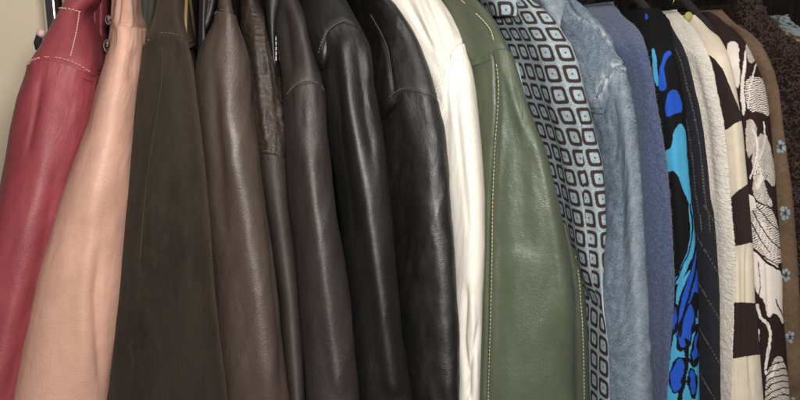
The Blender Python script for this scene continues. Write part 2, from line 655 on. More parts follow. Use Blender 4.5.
M = {}
M['red'] = leather('red_leather', (.235, .040, .052), .52, 600, .0005, .12, spec=.5)
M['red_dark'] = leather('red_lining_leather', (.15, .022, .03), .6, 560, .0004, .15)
M['pink'] = leather('pink_leather', (.49, .285, .215), .50, 520, .00045, .10, spec=.42)
M['suede'] = suede('dark_brown_suede', (.0275, .0225, .0180), .42, .38)
M['suede_rub'] = suede('rubbed_suede', (.050, .040, .030), .3, .3)
M['brown'] = leather('brown_leather', (.064, .043, .0335), .52, 560, .0006, .16, spec=.8)
M['crinkle'] = leather('crinkled_brown_leather', (.036, .025, .0195), .50, 520, .0004, .25, spec=.5, scuff=.22, wrinkle=.0010)
M['espresso'] = leather('espresso_leather', (.025, .0195, .0175), .53, 580, .00045, .18, spec=.75)
M['forearm'] = leather('dull_brown_leather', (.040, .030, .0255), .6, 560, .0005, .2, spec=.5)
M['black'] = leather('black_leather', (.0046, .0046, .0050), .52, 600, .0003, .2, spec=.75)
M['black2'] = leather('worn_black_leather', (.0066, .0064, .0066), .50, 560, .00036, .25, spec=.85, rv=.25, scuff=.15)
M['white'] = leather('cream_leather', (.77, .73, .655), .5, 600, .0003, .05, spec=.4)
M['green'] = leather('olive_leather', (.078, .092, .060), .40, 480, .00035, .12, spec=.5, rv=.25)
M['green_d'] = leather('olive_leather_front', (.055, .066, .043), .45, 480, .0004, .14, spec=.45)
M['squares'] = square_print('square_ring_print')
M['denim'] = denim('washed_denim')
M['bluewool'] = wool('heather_blue_wool', (.046, .067, .137), (.122, .158, .265), .35, 360, 420, amp=.0010, sheen=.2)
M['print'] = printed('printed_jersey', .75, 1200, .0002, .0, .1)
M['linen'] = printed('printed_linen', .9, 900, .0003, .04, .18)
M['creamwool'] = wool('cream_ribbed_wool', (.72, .63, .52), (.95, .90, .82), .16, 240, 520, amp=.0020, sheen=.5)
M['flower'] = printed('brown_cord_print', .95, 800, .0005, .08, .3)
M['boucle'] = wool('dark_brown_boucle', (.022, .012, .010), (.055, .033, .027), .6, 190, 190, amp=.004, sheen=.0)
M['lace'] = printed('braid_trim', .8, 500, .0008, .2, .25)
M['blackcloth'] = suede('black_cloth', (.010, .009, .009), .3, .1)
M['greysuede'] = suede('grey_green_suede', (.05, .05, .042), .25, .2)
M['chrome'] = plain('chrome', (.75, .76, .78), .12, 1.0, nz=.0)
M['brass'] = plain('brass', (.75, .52, .2), .28, 1.0)
M['steel'] = plain('snap_steel', (.13, .095, .09), .45, 1.0)
M['wood'] = plain('hanger_wood', (.42, .28, .14), .45, nz=.15, nsc=90)
M['thread_gold'] = plain('gold_thread', (.46, .395, .24), .8, nz=.35, nsc=500)
M['thread_pale'] = plain('pale_thread', (.50, .34, .30), .7)
M['thread_dark'] = plain('dark_thread', (.10, .075, .062), .7)
M['thread_red'] = plain('rose_thread', (.50, .22, .21), .7)
M['thread_white'] = plain('white_thread', (.72, .68, .6), .7)
M['yellow'] = plain('yellow_felt', (.36, .33, .10), .9, nz=.15, nsc=300)
M['palepad'] = plain('pale_pad', (.62, .42, .36), .8, nz=.1)
M['wall'] = plain('wall_paint', (.88, .76, .575), .9, nz=.03, nsc=9)
M['velvet'] = plain('black_velvet', (.012, .011, .011), .95, nz=.3, nsc=300)
M['added_backdrop'] = suede('added_gap_dark_cloth', (.012, .010, .009), .4, .0)  # near-black, for the added cloth standing in for dark gaps


def base_of(us, vbot=560):
    p = onplane(np.array(us), np.array(300.0), RAIL_Y - .05)
    return (float(p[0]), RAIL_Y, 0.78)


def back_to_rail(extra=.16):
    return lambda yr, v: np.full_like(yr, RAIL_Y + extra)


def lower_body(parent, L, R, vt, ys, mat, name='body', frac=.8, back=.2, front=.085, hem=.62):
    Lf, Rf = curve(L), curve(R)
    vs = np.linspace(vt, 470, 24)
    na = 40
    V, Fs = [], []
    a = np.linspace(0, 2 * math.pi, na, endpoint=False)
    for i, v in enumerate(vs):
        xl = onplane(Lf(v), v, ys)[0]
        xr = onplane(Rf(v), v, ys)[0]
        z = onplane((Lf(v) + Rf(v)) / 2, v, ys)[2]
        ca, sa = np.cos(a), np.sin(a)
        hx = (xr - xl) / 2 * frac
        y0, y1 = ys + front, RAIL_Y + back
        X = (xl + xr) / 2 + hx * np.sign(ca) * np.abs(ca) ** .5 * (1 + .12 * np.sin(5 * a + v * .01))
        Yc = (y0 + y1) / 2 + (y1 - y0) / 2 * np.sign(sa) * np.abs(sa) ** .7
        V.append(np.stack([X, Yc, np.full(na, z)], -1))
    V = np.concatenate(V)
    for i in range(len(vs) - 1):
        for k in range(na):
            p, q = i * na + k, i * na + (k + 1) % na
            Fs.append((p, q, q + na, p + na))
    Fs.append(tuple(range(na)))
    Fs.append(tuple(range((len(vs) - 1) * na, len(vs) * na))[::-1])
    uv = np.stack([V[:, 1], V[:, 2]], -1)
    return mesh_obj(name, V, [np.array(f) for f in Fs], mat, parent, uv=uv)


GROUP = 'garments hanging on the clothes rack'
things = {}


def yprof(vtop, vs, ys, ytop=RAIL_Y - .06, bot=0.0):
    """nearest edge of the garment: from the neck near the rail, out along the shoulder, down the sleeve"""
    return [(-120, ytop + .02 + max(0, (vtop + 120)) * .0003), (vtop, ytop), (vtop + (vs - vtop) * .5, ytop + (ys - ytop) * .56), (vs, ys + .012),
            (vs + 45, ys), (vs + 160, ys - .004 + bot * .4), (420, ys - .008 + bot), (600, ys - .008 + bot * 1.5)]


def garment(key, name, label, cat, L, R, seam, vtop, vs, ys, mat, yoke_mat=None, folds=(), yfolds=(), noise=(), ynoise=(), dep=.028, n=2.2,
            v1=520, part_names=('yoke', 'sleeve'), seed=1, ytop=RAIL_Y - .06, paint=None, pitch=1.1, skew=0.0, body=True, dep_yoke=None, bot=-.045, group=GROUP, dome=9.0, ld=0.0,
            bodymat=None):
    mid = (curve(L)(300) + curve(R)(300)) / 2
    t = thing(name, label, cat, base_of(mid), group)
    Y = yprof(vtop, vs, ys, ytop, bot)
    surfs = []
    if seam:
        o, s1 = cloth(t, part_names[0], L, R, Y, vtop, vs, yoke_mat or mat, dep=dep, n=n, back=back_to_rail(), folds=list(folds) + list(yfolds), noise=ynoise or noise,
                      seam=seam, seam_side='above', seed=seed, paint=paint, pitch=pitch, dep_yoke=dep_yoke or dep * 1.6, skew=skew)
        o2, s2 = cloth(t, part_names[1], L, R, Y, vs, v1, mat, dep=dep, n=n, back=.08, folds=folds, noise=noise, seam=seam, seam_side='below',
                       seed=seed + 3, paint=paint, pitch=pitch, dep_yoke=dep_yoke or dep * 1.6, skew=skew)
        surfs = [s1, s2]
    else:
        o2, s2 = cloth(t, part_names[1], L, R, Y, vtop, v1, mat, dep=dep, n=n, back=.13, folds=list(folds) + list(yfolds), noise=noise, seed=seed, paint=paint,
                       pitch=pitch, dep_yoke=dep_yoke or dep * 1.6, skew=skew, dome=dome, ld=ld)
        surfs = [s2]
    if body:
        lower_body(t, L, R, max(vs + 15, 40), ys, bodymat or mat)
    things[key] = (t, surfs)
    return t, surfs


def shift(R, dx):
    return [(v, x + dx) for v, x in R]


# ================================================================== garments, from the left end of the rack
# ---- 1 red leather jacket
L1 = [(-60, 68), (0, 62), (10, 58), (35, 43), (50, 35), (65, 26), (100, 14), (130, 7), (170, 0), (250, -18), (400, -48), (520, -70)]
R1 = [(-60, 100), (0, 96), (12, 82), (20, 83), (35, 88), (50, 91), (65, 93), (80, 94), (110, 92), (140, 87), (170, 79), (205, 69), (250, 56), (300, 42), (350, 30), (400, 21), (520, 0)]
s1 = [(24, 68), (32, 62), (42, 59), (55, 59), (68, 62), (80, 68), (94, 77)]
t, sf = garment('red', 'leather_jacket', 'red leather jacket beside the chrome post, pale stitching across its shoulder', 'jacket', L1, R1, s1, -60, 62, .845, M['red'],
                folds=[([(70, 42), (110, 36), (160, 26)], -.0022, 4), ([(80, 55), (200, 36), (400, -8)], .003, 12), ([(160, 60), (260, 40), (400, 6)], -.002, 6)],
                noise=[(.0016, 16, 5, 3), (.0008, 60, 18, 9), (.0013, 20, 4, 307, 'ridge', (-140, 700), .35)], dep=.032, n=2.25, seed=11)
stitches(t, sf, [(25, 66), (32, 60.5), (42, 57.5), (55, 57.5), (68, 60.5), (80, 66), (91, 73)], M['thread_red'], 2.6, 1.2, .0006, lift=.0013)
stitches(t, sf, [(79, 12), (77, 28), (74, 42), (70, 58)], M['thread_pale'], 2.4, 1.4, .0006)
stitches(t, sf, [(60, 9), (68, 9.5), (80, 12)], M['thread_pale'], 2.4, 1.4, .0006, lift=.0014)
cloth(t, 'front_panel', [(-60, 88), (0, 88), (60, 90), (200, 70)], [(-60, 110), (0, 106), (30, 106), (60, 102), (200, 90)],
      [(-60, .99), (300, .96)], -60, 300, M['red_dark'], dep=.015, n=2, back=.05, noise=[(.003, 60, 6, 4)], folds=[([(-60, 99), (0, 98), (80, 97)], -.007, 2.2)])

# ---- 2 pink leather jacket
L2 = [(-60, 116), (0, 113), (20, 112), (45, 108), (60, 103), (80, 97), (100, 91), (125, 85), (150, 76), (175, 67), (200, 58), (240, 46), (290, 33), (350, 21), (400, 11), (520, -14)]
R2 = [(-60, 136), (0, 135), (12, 134), (22, 137), (35, 141), (48, 142), (65, 140), (80, 138), (110, 135), (150, 133), (200, 130), (230, 127), (280, 123), (320, 119), (400, 108), (520, 92)]
s2_ = [(112, 27), (118, 24), (126, 23), (134, 25), (141, 30)]
t, sf = garment('pink', 'leather_jacket', 'pale pink leather jacket with snap buttons, between the red and the dark suede', 'jacket', L2, R2, s2_, -60, 28, .832, M['pink'],
                folds=[([(40, 137), (60, 134), (90, 127)], -.0022, 5), ([(180, 98), (250, 89), (300, 82), (345, 84), (420, 84)], .0024, 9, 70), ([(240, 101), (290, 95), (325, 97), (400, 102)], -.0034, 5, 40),
                       ([(60, 122), (140, 108), (230, 84)], .003, 14)],
                yfolds=[([(-60, 122), (0, 120), (25, 117)], -.004, 2.2, 6), ([(-60, 130), (0, 128), (30, 131)], .003, 2.5, 6)],
                noise=[(.0014, 18, 5, 13), (.0006, 70, 22, 19), (.0004, 20, 4, 314, 'ridge', (-140, 700), .35)], dep=.034, n=2.2, seed=21)
cloth(t, 'lapel', [(-60, 112), (0, 111), (30, 109), (60, 104), (110, 92)], [(-60, 126), (0, 125), (30, 122), (60, 118), (110, 108)],
      [(-60, .955), (60, .93), (200, .93)], -60, 120, M['pink'], dep=.008, n=2, back=.04, noise=[(.0015, 40, 8, 5)])
for (u, v, r) in ((108.5, 20, .0055), (107.5, 46, .0075)):
    p = onplane(np.array(u), np.array(v), .915)
    mb = MB()
    mb.ball(p, r, ax=(.55, .35, 1))
    mb.tube([(p[0] + r * .5 * math.cos(a), p[1] - r * .22, p[2] + r * .86 * math.sin(a)) for a in np.linspace(0, 6.283, 20)], r * .13, 6)
    mb.ball((p[0], p[1] - r * .3, p[2]), r * .36, ax=(.8, .6, 1))
    mb.build('snap_button', M['steel'], t)

# ---- 3 dark brown suede jacket
L3 = [(-60, 156), (0, 156), (12, 154), (25, 150), (40, 145), (55, 141), (75, 137), (100, 133), (130, 130), (200, 125), (240, 122), (280, 119), (320, 115), (400, 107), (520, 94)]
R3 = [(-60, 178), (0, 178), (15, 178), (33, 181), (48, 186), (62, 190), (80, 193), (100, 195), (130, 199), (170, 204), (230, 209), (300, 214), (360, 221), (400, 226), (520, 240)]
s3 = [(147, 43), (153, 38), (161, 35), (170, 35), (179, 38), (186, 45)]
t, sf = garment('suede', 'suede_jacket', 'dark brown suede jacket with a broad flat sleeve and a lighter lengthwise seam', 'jacket', L3, R3, s3, -60, 39, .842, M['suede'],
                folds=[([(45, 162), (100, 158), (150, 149), (215, 142)], -.0028, 1.8), ([(45, 165), (100, 161), (150, 152), (215, 145)], .0022, 3), ([(60, 178), (250, 190), (420, 196)], .006, 14, 60), ([(120, 166), (250, 166), (420, 158)], -.004, 12, 60)],
                noise=[(.0014, 14, 4, 23)], dep=.024, n=3.0, seed=31)
welt(t, sf, [(163, 47), (162, 80), (158, 110), (151, 150), (144, 205), (140, 260)], M['suede_rub'], .0007, 'sleeve_seam', .0)
stitches(t, sf, [(147, 41), (153, 36), (161, 33), (170, 33), (179, 36)], M['thread_dark'], 2.5, 1.3, .0005)
cloth(t, 'collar', [(-60, 140), (0, 141), (30, 141), (60, 144)], [(-60, 158), (0, 157), (30, 153), (60, 150)], [(-60, .97), (80, .95)], -60, 80, M['greysuede'], dep=.012, n=2, back=.05,
      folds=[([(-60, 147), (0, 147), (60, 146)], -.006, 1.6)])

# ---- 4 brown leather jacket
L4 = [(-60, 218), (0, 218), (11, 217), (25, 212), (43, 202), (55, 197), (75, 194), (100, 194), (130, 197), (200, 203), (260, 209), (330, 216), (400, 223), (520, 237)]
R4 = [(-60, 229), (0, 230), (12, 234), (32, 241), (52, 248), (62, 250), (100, 252), (140, 258), (200, 267), (260, 275), (310, 281), (360, 286), (400, 290), (520, 300)]
s4 = [(210, 14), (218, 11), (226, 11), (234, 14)]
t, sf = garment('brown', 'leather_jacket', 'mid brown grained leather jacket with a wide glossy sleeve beside the dark suede', 'jacket', L4, R4, s4, -60, 13, .845, M['brown'],
                folds=[([(48, 214), (110, 217), (260, 226)], -.0040, 7, 60), ([(46, 207), (100, 206), (180, 210)], .0022, 8, 40), ([(46, 223), (120, 228), (200, 243), (300, 260), (420, 272)], .005, 11, 50),
                       ([(150, 262), (260, 273), (400, 285)], -.003, 5)],
                noise=[(.0012, 18, 5, 33), (.0006, 80, 25, 39), (.0013, 20, 4, 321, 'ridge', (-140, 700), .35)], dep=.034, n=2.1, seed=41, ytop=1.02, skew=-.55)
stitches(t, sf, [(210, 13), (218, 9.5), (226, 9.5), (234, 12.5)], M['thread_dark'], 2.4, 1.2, .0005)
cloth(t, 'lapel', [(-60, 200), (0, 199), (40, 198), (80, 196)], [(-60, 222), (0, 216), (25, 210), (45, 205), (80, 200)], [(-60, .985), (100, .95)], -60, 110, M['espresso'], dep=.010, n=2, back=.05,
      folds=[([(-60, 206), (0, 205), (60, 202)], .005, 1.6), ([(-60, 211), (0, 210), (60, 205)], -.005, 2)])

# ---- 5 crinkled brown leather jacket
R5 = [(-60, 256), (0, 259), (12, 262), (25, 267), (40, 272), (57, 277), (80, 282), (100, 285), (130, 287), (155, 287), (200, 290), (250, 296), (300, 301), (350, 304), (400, 306), (520, 312)]
L5 = [(-60, 240), (0, 241), (30, 242), (60, 247), (100, 249), (160, 258), (200, 264), (300, 278), (400, 287), (520, 298)]
s5 = [(256, 154), (262, 153), (270, 152), (278, 155), (284, 160), (289, 165)]
t, sf = garment('crinkle', 'leather_jacket', 'narrow dark brown leather jacket with crinkled, cracked sleeve, behind the mid brown one', 'jacket', L5, R5, s5, -60, 156, .868, M['forearm'], yoke_mat=M['crinkle'],
                folds=[([(0, 258), (60, 266), (110, 278), (150, 284)], .004, 3), ([(20, 255), (70, 259), (150, 268)], .003, 3), ([(10, 262), (70, 271), (140, 281)], -.004, 2)],
                ynoise=[(.0016, 60, 10, 43, 'ridge', (4, 175), .35), (.0018, 30, 14, 44), (.0008, 60, 110, 48, 'ridge')], noise=[(.0012, 22, 6, 45)], dep=.03, n=2.1, seed=51,
                part_names=('upper_sleeve', 'forearm_sleeve'))
stitches(t, sf, [(262, 151), (270, 150.3), (278, 153), (284, 158)], M['thread_dark'], 2.2, 1.0, .0006)
# fix depth: this piece's shoulder lies much higher than its elbow seam

# ---- 6 espresso leather jacket
R6 = [(-60, 285), (0, 296), (12, 301), (25, 308), (42, 313), (57, 318), (80, 323), (100, 327), (130, 329), (180, 333), (240, 342), (300, 350), (350, 356), (400, 360), (520, 372)]
L6 = [(-60, 268), (0, 275), (30, 276), (60, 280), (80, 284), (100, 285), (150, 287), (200, 289), (250, 295), (300, 300), (350, 304), (400, 307), (520, 316)]
s6 = [(284, 103), (287, 96), (293, 88), (300, 84), (310, 82), (320, 86), (327, 95)]
t, sf = garment('espresso', 'leather_jacket', 'dark espresso leather jacket with curved shoulder seam, left of the black leather jackets', 'jacket', L6, R6, s6, -60, 90, .85, M['espresso'],
                folds=[([(-20, 292), (40, 303), (85, 312)], .004, 6), ([(0, 282), (80, 291)], -.006, 6), ([(140, 308), (200, 314), (300, 328), (400, 340)], .004, 8)],
                noise=[(.0014, 18, 5, 53), (.0006, 80, 25, 59), (.0013, 20, 4, 328, 'ridge', (-140, 700), .35)], dep=.03, n=2.2, seed=61, skew=-.3)
stitches(t, sf, [(287, 94), (293, 86), (300, 82), (310, 80), (320, 84), (326, 91)], M['thread_dark'], 2.4, 1.0, .0006)
lp, sl = cloth(t, 'lapel', [(-60, 268), (0, 266), (30, 268), (70, 272)], [(-60, 286), (0, 281), (15, 277), (37, 276), (60, 277), (80, 280)], [(-60, .96), (100, .93)], -60, 95, M['black'], dep=.008, n=2, back=.05)
stitches(lp, [sl], [(281, 1), (276.5, 15), (275, 37), (275.5, 62)], M['thread_white'], 6.0, .1, .0007, name='piping')

# ---- 7 black leather jacket, smooth
R7 = [(-60, 326), (0, 347), (12, 355), (25, 362), (37, 368), (50, 373), (65, 375), (80, 376), (119, 382), (155, 388), (200, 392), (260, 397), (330, 404), (400, 413), (520, 428)]
L7 = [(-60, 290), (0, 303), (25, 309), (45, 315), (60, 318), (80, 322), (120, 328), (180, 338), (240, 346), (300, 351), (350, 355), (400, 359), (520, 370)]
s7 = [(316, 63), (319, 55), (322, 42), (330, 29), (340, 23), (349, 21), (358, 25), (367, 36), (375, 52)]
t, sf = garment('black', 'leather_jacket', 'smooth black leather jacket with one sharp upright sleeve crease below its arched shoulder seam', 'jacket', L7, R7, s7, -60, 40, .85, M['black'],
                folds=[([(34, 344), (70, 347), (100, 351), (150, 359), (200, 367), (300, 382), (400, 394)], .007, 9, 14), ([(40, 356), (100, 363), (160, 374)], -.003, 7), ([(38, 366), (85, 370)], .003, 4, 16),
                       ([(50, 333), (140, 340), (240, 352)], -.004, 7)],
                noise=[(.0012, 18, 5, 63), (.0005, 80, 25, 69), (.0013, 20, 4, 335, 'ridge', (-140, 700), .35)], dep=.032, n=2.2, seed=71, skew=-.6)
stitches(t, sf, [(319, 53), (322, 40.5), (330, 27.5), (340, 21.5), (349, 19.5)], M['thread_dark'], 2.6, .9, .0006)

# ---- 8 worn black leather jacket
R8 = [(-60, 345), (0, 391), (9, 400), (25, 412), (45, 422), (67, 431), (87, 437), (100, 440), (130, 447), (170, 451), (200, 453), (250, 457), (320, 460), (400, 461), (520, 462)]
L8 = [(-60, 320), (0, 362), (17, 368), (40, 374), (60, 376), (80, 378), (110, 382), (155, 388), (200, 391), (260, 397), (330, 404), (400, 411), (520, 424)]
s8 = [(380, 118), (385, 105), (391, 97), (400, 91), (415, 90), (430, 95), (441, 104)]
t, sf = garment('worn', 'leather_jacket', 'worn black leather jacket with broad shiny sleeve, directly left of the white jacket', 'jacket', L8, R8, s8, -50, 96, .842, M['black2'],
                folds=[([(110, 424), (180, 432), (260, 440), (400, 447)], .0025, 12), ([(110, 398), (200, 404), (300, 415)], -.003, 10)],
                yfolds=[([(10, 371), (32, 380), (47, 387), (72, 391), (94, 394)], -.003, 1.8, 6)],
                noise=[(.0018, 20, 7, 73), (.0009, 70, 30, 79), (.0013, 20, 4, 342, 'ridge', (-140, 700), .35)], dep=.036, n=2.3, seed=81, skew=-.9)
stitches(t, sf, [(371, 15), (380, 31), (387, 46), (391, 70), (393, 90)], M['thread_dark'], 2.4, 1.2, .0005)
stitches(t, sf, [(385, 103), (391, 95), (400, 89), (415, 88), (430, 93), (438, 99)], M['thread_dark'], 2.4, 1.2, .0005)

# ---- 9 white leather jacket
R9 = [(-60, 405), (0, 447), (15, 457), (30, 465), (45, 472), (60, 475), (82, 478), (100, 480), (150, 485), (200, 488), (250, 488), (300, 485), (360, 483), (400, 482), (520, 480)]
L9 = [(-60, 350), (0, 386), (25, 406), (45, 417), (67, 427), (100, 436), (130, 442), (170, 446), (200, 449), (250, 453), (320, 456), (400, 457), (520, 457)]
s9 = [(425, 140), (434, 110), (439, 97), (444, 82), (449, 59), (454, 49), (462, 43), (470, 43), (477, 52)]
t, sf = garment('white', 'leather_jacket', 'creamy white leather jacket with doubled shoulder stitching, between black and olive green', 'jacket', L9, R9, s9, -50, 72, .86, M['white'],
                folds=[([(60, 462), (200, 475), (300, 473)], .003, 8), ([(280, 467), (340, 463), (410, 472)], -.0045, 3), ([(320, 478), (360, 472), (410, 464)], -.0035, 2.4), ([(290, 472), (400, 476)], .003, 3),
                       ([(60, 455), (120, 458), (240, 470)], -.0018, 2.5)],
                yfolds=[([(-30, 392), (20, 418), (60, 440)], -.004, 3), ([(-30, 404), (30, 428), (70, 443)], .004, 4), ([(-30, 418), (30, 443), (60, 447)], -.0035, 3), ([(0, 436), (40, 455)], .003, 4)],
                noise=[(.0012, 22, 5, 83), (.0004, 70, 18, 89), (.0004, 20, 4, 349, 'ridge', (-140, 700), .35)], ynoise=[(.0018, 40, 8, 84), (.0006, 100, 30, 87)], dep=.034, n=2.1, seed=91)
W_SEAM = np.array([(438, 102), (440, 93), (444, 81), (448, 64), (453, 51), (460, 44), (468, 42), (475, 47), (478, 56)], float)
tg_ = np.gradient(W_SEAM, axis=0)
nm_ = np.stack([tg_[:, 1], -tg_[:, 0]], -1)
nm_ /= np.linalg.norm(nm_, axis=1, keepdims=True)
for off in (1.6, 4.2):
    stitches(t, sf, W_SEAM + nm_ * off, M['thread_white'], 2.2, 1.0, .0006)


# ---- 10 olive leather jacket
R10 = [(-60, 430), (0, 480), (10, 490), (22, 499), (40, 508), (57, 515), (77, 522), (95, 528), (130, 541), (180, 554), (215, 564), (250, 571), (280, 574), (320, 577), (360, 578), (400, 579), (520, 581)]
L10 = [(-60, 400), (0, 444), (25, 458), (45, 466), (60, 470), (100, 474), (150, 479), (200, 482), (250, 483), (300, 481), (360, 480), (400, 479), (520, 477)]
s10 = [(466, 62), (478, 54), (489, 49), (500, 47), (508, 49), (514, 56), (520, 70)]
t, sf = garment('olive', 'leather_jacket', 'olive green leather jacket with gold topstitching down its broad sleeve', 'jacket', L10, R10, s10, -50, 52, .845, M['green'],
                folds=[([(50, 492), (70, 494), (110, 495), (150, 492), (200, 490), (400, 486)], -.0024, 1.6, 6), ([(50, 500), (110, 502), (200, 496), (400, 492)], .0016, 4), ([(130, 536), (200, 552), (260, 560), (330, 568)], .004, 7),
                       ([(80, 512), (160, 520), (260, 525)], -.003, 14), ([(60, 505), (100, 514), (140, 525)], .0025, 5)],
                yfolds=[([(-20, 446), (0, 462), (22, 484), (41, 493)], -.0010, 2.5, 6)],
                noise=[(.0022, 13, 5, 93), (.0004, 60, 22, 99), (.0004, 20, 4, 356, 'ridge', (-140, 700), .35)], dep=.034, n=2.4, seed=101, skew=-1.0)
stitches(t, sf, [(455, -6), (461, 0), (472, 10), (485, 22), (492, 32), (494, 43)], M['thread_gold'], 3.4, 1.2, .0007, lift=.0012)
stitches(t, sf, [(495, 51), (497, 66), (499, 85), (498, 110), (495, 150), (493, 200), (492, 270), (490, 350), (488.5, 399), (488, 430)], M['thread_gold'], 3.6, 1.0, .0006, lift=.0001)
fp, sp = cloth(t, 'front_panel', [(200, 556), (250, 564), (300, 570), (400, 572), (520, 574)], [(200, 562), (235, 568), (270, 580), (300, 587), (350, 590), (400, 591), (520, 592)],
               [(150, .868), (260, .85), (520, .812)], 225, 520, M['green_d'], dep=.016, n=2.2, back=.10, noise=[(.001, 20, 6, 7)])
stitches(fp, [sp], [(575, 256), (579, 280), (582, 320), (583.5, 360), (584, 399), (584, 430)], M['thread_gold'], 3.2, 1.3, .0006)

# ---- 11 square print shirt
R11 = [(-60, 480), (0, 537), (5, 545), (20, 560), (32, 567), (47, 577), (65, 583), (82, 587), (95, 590), (125, 600), (146, 607), (164, 612), (185, 615), (200, 616), (235, 618), (275, 614), (310, 609), (340, 608), (400, 608), (520, 608)]
L11 = [(-60, 450), (0, 492), (25, 497), (40, 504), (57, 510), (77, 517), (95, 523), (130, 536), (180, 549), (215, 559), (250, 566), (300, 578), (340, 583), (400, 585), (520, 585)]
t, sf = garment('squares', 'printed_shirt', 'pale blue shirt printed all over with dark brown rounded squares', 'shirt', L11, R11, None, -50, 50, .866, M['squares'],
                folds=[([(90, 553), (150, 568), (220, 579), (300, 590)], .006, 8), ([(105, 581), (150, 585), (205, 588), (250, 593), (290, 598), (345, 607)], .014, .7, 40, 'step'), ([(115, 577), (200, 583), (300, 595)], .002, 5)],
                yfolds=[([(0, 515), (60, 545), (110, 558)], .004, 10)],
                noise=[(.0012, 24, 8, 103)], dep=.034, n=2.2, seed=111, body=True, pitch=1.0, skew=-1.2, dep_yoke=.036, ld=.075)
cloth(t, 'collar', [(-60, 470), (0, 493), (8, 496), (18, 500)], [(-60, 500), (0, 528), (10, 532), (18, 524)], [(-60, .97), (30, .935)], -60, 16, M['squares'], dep=.02, n=2, back=.05)

# ---- 12 denim jacket
R12 = [(-60, 525), (0, 578), (5, 584), (15, 595), (21, 601), (32, 610), (47, 616), (60, 621), (66, 626), (77, 630), (90, 633), (130, 639), (180, 643), (230, 646), (300, 651), (350, 653), (400, 656), (520, 662)]
L12 = [(-60, 500), (0, 545), (20, 556), (47, 572), (65, 578), (95, 586), (125, 596), (164, 606), (200, 610), (240, 611), (290, 606), (340, 603), (400, 603), (520, 603)]
s12 = [(592, 108), (597, 97), (600, 90), (607, 77), (615, 67), (622, 65), (627, 69), (632, 78)]


def edge_d(u, v, path):
    p = np.array(path, float)
    best = np.full(u.shape, 1e9)
    for a, b in zip(p[:-1], p[1:]):
        d = b - a
        tt = np.clip(((u - a[0]) * d[0] + (v - a[1]) * d[1]) / (d @ d), 0, 1)
        best = np.minimum(best, np.hypot(u - a[0] - tt * d[0], v - a[1] - tt * d[1]))
    return best


S12P = [(597, 97), (600, 90), (607, 77), (615, 67), (622, 65), (628, 71)]
S12B = [(572, 16), (590, 21), (600, 29), (610, 40), (616, 54), (625, 66)]


def paint_denim(u, v, cu, cv):
    w = 1.1 * np.exp(-(edge_d(u, v, S12P) / 5.0) ** 2) + .5 * np.exp(-(edge_d(u, v, S12B) / 3.0) ** 2)
    w = w * np.clip(.35 + 1.9 * fbm(cu * 260, cv * 260, 5), 0, 1.2)
    w += .22 * np.exp(-(edge_d(u, v, [(617, 80), (626, 130), (632, 200), (636, 300), (640, 400)]) / 6) ** 2)
    w += np.clip(.25 * fbm(cu * 40, cv * 18, 8), 0, 1)
    w = np.clip(w, 0, 1)
    return np.stack([w, w, w], -1)


t, sf = garment('denim', 'denim_jacket', 'faded blue denim jacket with pale worn shoulder seams', 'jacket', L12, R12, s12, -50, 78, .862, M['denim'],
                folds=[([(80, 622), (140, 629), (250, 634), (400, 642)], .004, 6), ([(100, 612), (200, 622), (330, 624)], -.003, 5)],
                yfolds=[([(-10, 560), (16, 575), (21, 590), (40, 608), (60, 618)], -.004, 2.2, 6)],
                noise=[(.0022, 30, 9, 113), (.0010, 110, 70, 119), (.0014, 30, 16, 117, 'ridge', (-50, 600), .6)], dep=.03, n=2.2, seed=121, paint=paint_denim, skew=-1.0)
welt(t, sf, S12P, M['denim'], .0016, 'shoulder_seam', .0005)
welt(t, sf, [(594, 20), (600, 27), (610, 38), (616, 52), (624, 63)], M['denim'], .0014, 'yoke_seam', .0003)
stitches(t, sf, [(x - 2.2, y + 2.2) for x, y in S12P], M['thread_white'], 2.0, 1.0, .0005)
co, sc_ = cloth(t, 'collar', [(-60, 515), (0, 541), (12, 548), (26, 554)], [(-60, 550), (0, 566), (15, 564), (26, 560)], [(-60, .97), (30, .93)], -60, 27, M['denim'], dep=.012, n=2.3, back=.05,
                noise=[(.0015, 90, 60, 3)], paint=lambda u, v, cu, cv: np.repeat((.25 + .5 * np.exp(-((u - curve([(0, 567), (15, 564), (26, 560)])(v)) / 3) ** 2))[:, None], 3, 1))
stitches(co, [sc_], [(564, 1), (562, 12), (558, 24)], M['thread_gold'], 2.2, 1.0, .0005)

# ---- 13 blue wool
R13 = [(-10, 608), (1.5, 608), (3, 610), (5, 613), (9, 618), (17, 625), (25, 637), (35, 645), (47, 649), (65, 653), (82, 656), (100, 658), (140, 665), (164, 669), (200, 672), (225, 674), (280, 677), (320, 675), (345, 672), (375, 669), (400, 667), (520, 660)]
L13 = [(-10, 608), (1.5, 607), (3, 602), (6, 598), (15, 594), (25, 598), (47, 606), (66, 616), (90, 624), (130, 631), (180, 636), (230, 640), (300, 645), (400, 650), (520, 655)]
t, sf = garment('bluewool', 'wool_coat', 'fuzzy plain blue wool coat right beside the faded denim', 'coat', L13, R13, None, 2, 44, .872, M['bluewool'],
                folds=[([(30, 632), (100, 646), (200, 660), (300, 664)], .002, 7), ([(120, 650), (220, 662), (400, 658)], -.002, 4), ([(20, 612), (60, 636), (110, 646)], -.002, 4)],
                noise=[(.0012, 24, 8, 123), (.0006, 200, 200, 129)], dep=.028, n=2.2, seed=131, ytop=1.0, skew=-1.0, bodymat=M['blackcloth'])

